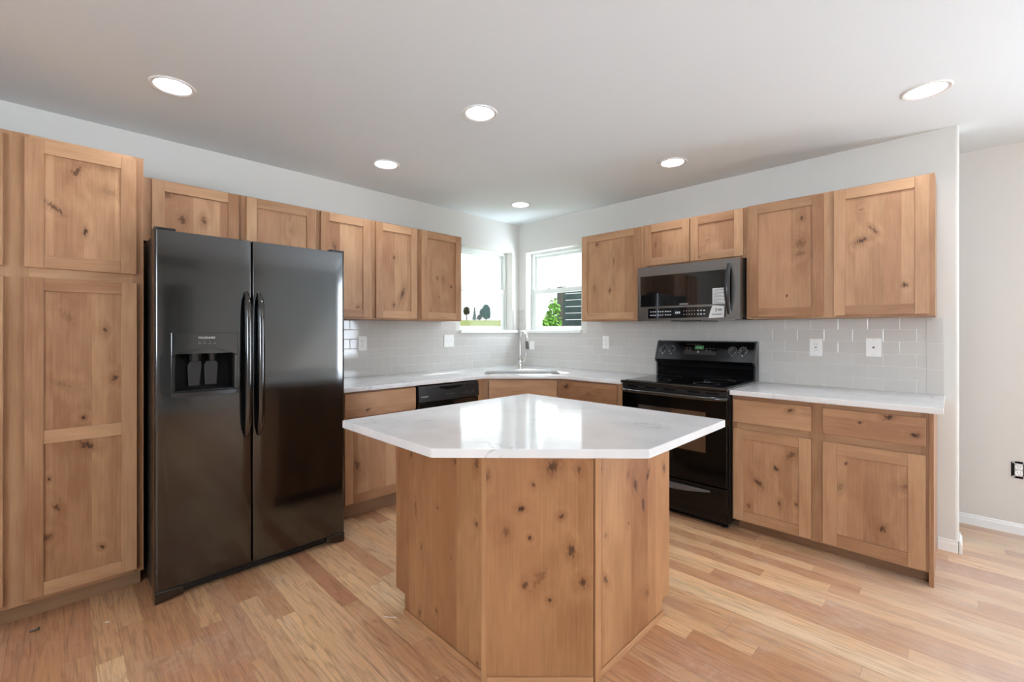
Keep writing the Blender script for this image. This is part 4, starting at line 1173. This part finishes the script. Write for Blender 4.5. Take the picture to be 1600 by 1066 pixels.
# front, set at 45 degrees between the posts
Mi = Matrix.Translation((2.268, -2.581, 0)) @ Matrix.Rotation(R(45), 4, 'Z')
g = MB(); g.box(0.006, 0.396, 0.006, 0.018, 0.0, ZT); g.v = [Mi @ v for v in g.v]
isb(g, 'front_panel', wk('isl_front'), 0.0008)
for px_, py_, an in ((2.2545, -2.5625, 22.5), (2.5425, -2.2745, 67.5)):
    g = MB(scatter=True); g.box(-0.0125, 0.0125, -0.011, 0.011, 0.0, ZT-0.0005)
    Mp = Matrix.Translation((px_, py_, 0)) @ Matrix.Rotation(R(an), 4, 'Z'); g.v = [Mp @ v for v in g.v]
    isb(g, 'corner_post', W_TRIM, 0.002)
g = MB(scatter=True); g.box(0.008, 0.394, -0.004, 0.006, 0.0, 0.028, 'x'); g.v = [Mi @ v for v in g.v]; isb(g, 'shoe_moulding', W_TRIM, 0.003)
isb(MB(scatter=True).box(1.712, 2.240, -2.570, -2.560, 0.0, 0.026, 'x'), 'shoe_moulding', W_TRIM, 0.003)
isb(MB(scatter=True).box(2.540, 2.550, -2.260, -1.750, 0.0, 0.026, 'y'), 'shoe_moulding', W_TRIM, 0.003)
# cabinet fronts on the two sides that face the corner
isb(MB(scatter=True).box(1.628, 1.645, -2.5475, -1.678, 0.090, ZT), 'face_frame', W_FRAME)
isb(MB(scatter=True).box(1.6455, 2.527, -1.685, -1.668, 0.090, ZT), 'face_frame', W_FRAME)

def rounded_poly(pts, r, n=5):
    out = []
    N = len(pts)
    for i in range(N):
        p0, p1, p2 = Vector(pts[i-1]), Vector(pts[i]), Vector(pts[(i+1) % N])
        a, b_ = (p0-p1).normalized(), (p2-p1).normalized()
        ang = a.angle(b_); dlen = r/math.tan(ang/2)
        s_, e_ = p1+a*dlen, p1+b_*dlen
        c_ = p1 + (a+b_).normalized()*(r/math.sin(ang/2))
        va, vb = s_-c_, e_-c_
        tot = va.angle(vb)
        cr_ = va.x*vb.y - va.y*vb.x
        for k in range(n+1):
            q = tot*k/n*(1 if cr_ > 0 else -1)
            out.append((c_.x + va.x*math.cos(q)-va.y*math.sin(q), c_.y + va.x*math.sin(q)+va.y*math.cos(q)))
    return out
it = MB(); it.prism(rounded_poly([(1.650, -2.830), (2.290, -2.830), (2.787, -2.345), (2.787, -1.672), (1.650, -1.672)], 0.014), CT-0.030, CT)
tag(it.build('island_countertop', QUARTZ, bevel=0.003), 'five-sided white quartz countertop on the island', 'countertop')

# ------------------------------------------------------------------ bits on the floor
g = MB(); g.tube([(-0.014, 0, 0.004), (0.010, 0.004, 0.004)], 0.004, 8); g.lathe([(0.006, 0), (0.006, 0.003), (0, 0.003)], 10, Matrix.Translation((0.012, 0.0045, 0.006)) @ Matrix.Rotation(R(80), 4, 'Y'))
o = g.build('screw', plain('screw_steel', lin(95, 90, 82), 0.4, metal=0.7)); o.location = (0.700, -3.744, 0.002); o.rotation_euler = (0, 0, R(75)); tag(o, 'small grey screw lying on the floor below the pantry', 'screw')
g = MB(); g.prism([(-0.008, -0.003), (0.004, -0.004), (0.009, 0.003), (-0.004, 0.004)], 0.0, 0.002)
o = g.build('paint_chip', PLATE); o.location = (0.838, -3.519, 0.0005); o.rotation_euler = (0, 0, R(50)); tag(o, 'tiny white chip on the floor in front of the pantry', 'debris')
g = MB(); g.tube([(-0.03, 0, 0.004), (-0.012, 0.004, 0.003), (0.004, -0.003, 0.006), (0.020, 0.004, 0.003), (0.03, 0.002, 0.004)], 0.0022, 6)
o = g.build('wood_shaving', plain('shaving', lin(232, 220, 204), 0.7)); o.location = (1.690, -2.625, 0.0); o.rotation_euler = (0, 0, R(40)); tag(o, 'pale curled shaving on the floor beside the island corner', 'debris')

# ------------------------------------------------------------------ outdoors
FWD, RTV = Vector((-0.70711, 0.70711, 0)), Vector((0.70711, 0.70711, 0))
C0 = Vector((3.468, -3.667, 0))
def field_z(d):
    t = max(0.0, min(1.0, (d - 8.0)/84.0)); t = t*t*(3-2*t)
    return -0.45 + 3.95*t
g = MB(); rows = [5.4, 8, 12, 18, 26, 36, 48, 60, 72, 82, 92, 110]
cols = [-60, -40, -26, -16, -9, -4, 0, 4, 9, 16, 26, 40, 60]
for d in rows:
    for s_ in cols:
        p_ = C0 + FWD*d + RTV*s_*(0.3 + d/70.0)
        g.v.append(Vector((p_.x, p_.y, field_z(d) - (1.2 if d > 100 else 0))))
nc = len(cols)
for i in range(len(rows)-1):
    for j in range(nc-1):
        g.f.append([i*nc+j, i*nc+j+1, (i+1)*nc+j+1, (i+1)*nc+j]); g.uv += [(0, 0)]*4
# cut away nothing: the strip starts outside the corner
GRASS = varied('field_grass', (0.055, 0.056, 0.012, 1), (0.032, 0.044, 0.008, 1), 0.35)
struct(g.build('ground_field', GRASS, smooth=60))

def leaf_cloud(mb, c, rx, ry, rz, n, size, seed, lower=0.0):
    rnd_ = random.Random(seed)
    for _ in range(n):
        while True:
            a = Vector((rnd_.uniform(-1, 1), rnd_.uniform(-1, 1), rnd_.uniform(-1, 1)))
            if 0.25 < a.length < 1: break
        p_ = c + Vector((a.x*rx, a.y*ry, a.z*rz))
        t = Vector((rnd_.uniform(-1, 1), rnd_.uniform(-1, 1), rnd_.uniform(-.6, .9))).normalized()
        s_ = t.cross(Vector((rnd_.uniform(-1, 1), rnd_.uniform(-1, 1), rnd_.uniform(-1, 1)))).normalized()
        L_ = size*rnd_.uniform(0.7, 1.3)
        nrm_ = t.cross(s_)*L_*0.12
        b0 = len(mb.v)
        mb.v += [p_ - t*L_, p_ + s_*L_*0.45 + nrm_, p_ + t*L_, p_ - s_*L_*0.45 + nrm_]
        mb.f += [[b0, b0+1, b0+2], [b0, b0+2, b0+3]]; mb.uv += [(0, 0)]*6
def tree(name, d, s_, ht, wd_, crown0, leafmat, label, seed, conifer=False, n=500, size=0.14):
    p_ = C0 + FWD*d + RTV*s_
    z_ = field_z(d)
    root = empty(name, (p_.x, p_.y, z_), 0, label, 'tree' if name == 'tree' else 'bush')
    MB().tube([(0, 0, -0.1), (0.02, 0, ht*0.4), (0, 0.02, ht*0.8)], [wd_*0.06, wd_*0.045, wd_*0.015], 8).build('trunk', BARK, root, smooth=60)
    f = MB()
    if conifer:
        for k in range(7):
            t = k/6; zz = crown0 + (ht-crown0)*t
            leaf_cloud(f, Vector((0, 0, zz)), wd_/2*(1.05-t), wd_/2*(1.05-t), (ht-crown0)/9, n//7, size, seed+k)
    else:
        rnd_ = random.Random(seed)
        cz = (crown0+ht)/2
        leaf_cloud(f, Vector((0, 0, cz)), wd_/2*0.8, wd_/2*0.8, (ht-crown0)/2*0.9, n//2, size, seed)
        for k in range(5):
            leaf_cloud(f, Vector((rnd_.uniform(-.3, .3)*wd_, rnd_.uniform(-.3, .3)*wd_, cz + rnd_.uniform(-.3, .3)*(ht-crown0))), wd_/4, wd_/4, (ht-crown0)/4, n//10, size, seed+k+1)
    f.build('foliage', leafmat, root)
    return root
BARK = plain('bark', (0.012, 0.009, 0.006, 1), 0.9)
LEAF_D = varied('leaves_olive', (0.012, 0.016, 0.006, 1), (0.022, 0.017, 0.009, 1), 1.5)
LEAF_T = varied('leaves_teal', (0.010, 0.034, 0.022, 1), (0.006, 0.022, 0.015, 1), 1.5)
LEAF_G = varied('leaves_bright', (0.035, 0.095, 0.010, 1), (0.08, 0.15, 0.025, 1), 9.0)
def at(u, d): return (u-791.5)/698.8*d
tree('tree', 88, at(729, 88), 2.7, 1.7, 0.9, LEAF_D, 'small round olive tree on the field, leftmost in the left window', 11, n=700, size=0.16)
tree('tree', 88, at(741.5, 88), 2.3, 0.9, 0.2, LEAF_T, 'slim dark conifer between the two broader trees on the field', 21, conifer=True, n=500, size=0.13)
tree('tree', 88, at(759.5, 88), 3.2, 2.0, 0.2, LEAF_T, 'largest blue-green tree on the field in the left window', 31, n=1500, size=0.26, conifer=False)
tree('bush', 87, at(749, 87), 1.1, 1.3, 0.0, LEAF_D, 'low bush on the field beside the largest tree', 41, n=400, size=0.13)
# leafy tree and slat screen outside the right window
p_ = C0 + FWD*8.2 + RTV*at(846, 8.2)
root = empty('tree', (p_.x, p_.y, field_z(8.2)), 0, 'bright green leafy tree close outside the right corner window', 'tree')
f = MB()
leaf_cloud(f, Vector((0.00, 0.0, 1.55)), 0.42, 0.42, 0.50, 520, 0.062, 51)
leaf_cloud(f, Vector((0.16, 0.16, 1.98)), 0.13, 0.13, 0.36, 190, 0.055, 52)
leaf_cloud(f, Vector((-0.16, -0.16, 1.75)), 0.20, 0.20, 0.30, 190, 0.058, 53)
leaf_cloud(f, Vector((0.04, 0.0, 1.05)), 0.45, 0.45, 0.45, 420, 0.062, 54)
f.build('foliage', LEAF_G, root)
MB().tube([(0, 0, -0.05), (0.02, 0.0, 0.8), (0.06, 0.06, 1.5), (0.13, 0.13, 2.0)], [0.05, 0.04, 0.025, 0.008], 8).build('trunk', BARK, root, smooth=60)
SLAT = varied('dark_stained_slat', (0.022, 0.030, 0.026, 1), (0.013, 0.018, 0.016, 1), 3.0)
sx0, sy0 = -2.48, 3.82
sc_ = empty('slat_screen', (sx0, sy0, -0.4), R(8), 'dark horizontal slat privacy screen outside the right corner window', 'screen')
f = MB()
for k in range(19):
    z_ = 0.02 + k*0.1365
    f.box(0.13, 1.9, 0.0, 0.03, z_, z_+0.124)
f.build('slat_panel', SLAT, sc_)
MB().box(0.0, 0.13, -0.03, 0.10, 0.0, 2.62).build('post', varied('brown_post', (0.045, 0.035, 0.025, 1), (0.02, 0.024, 0.021, 1), 2.5), sc_)
MB().box(1.9, 2.03, -0.03, 0.10, 0.0, 2.62).build('post', SLAT, sc_)
# eave of the house roof beyond the left window
p_ = C0 + FWD*7.2
ev = empty('roof_eave', (-2.10, 1.55, 0), 0, 'pale underside of a roof corner seen at the top of the left window', 'roof')
f = MB(); f.prism([(-0.05, 0.25), (0.15, -0.15), (0.9, 0.4), (0.6, 1.0)], 2.62, 2.78); f.build('soffit', plain('soffit', (0.09, 0.10, 0.09, 1), 0.7), ev)
MB().box(0.55, 0.65, 0.45, 0.55, -0.46, 2.62).build('post', plain('post_white', lin(200, 204, 200), 0.6), ev)
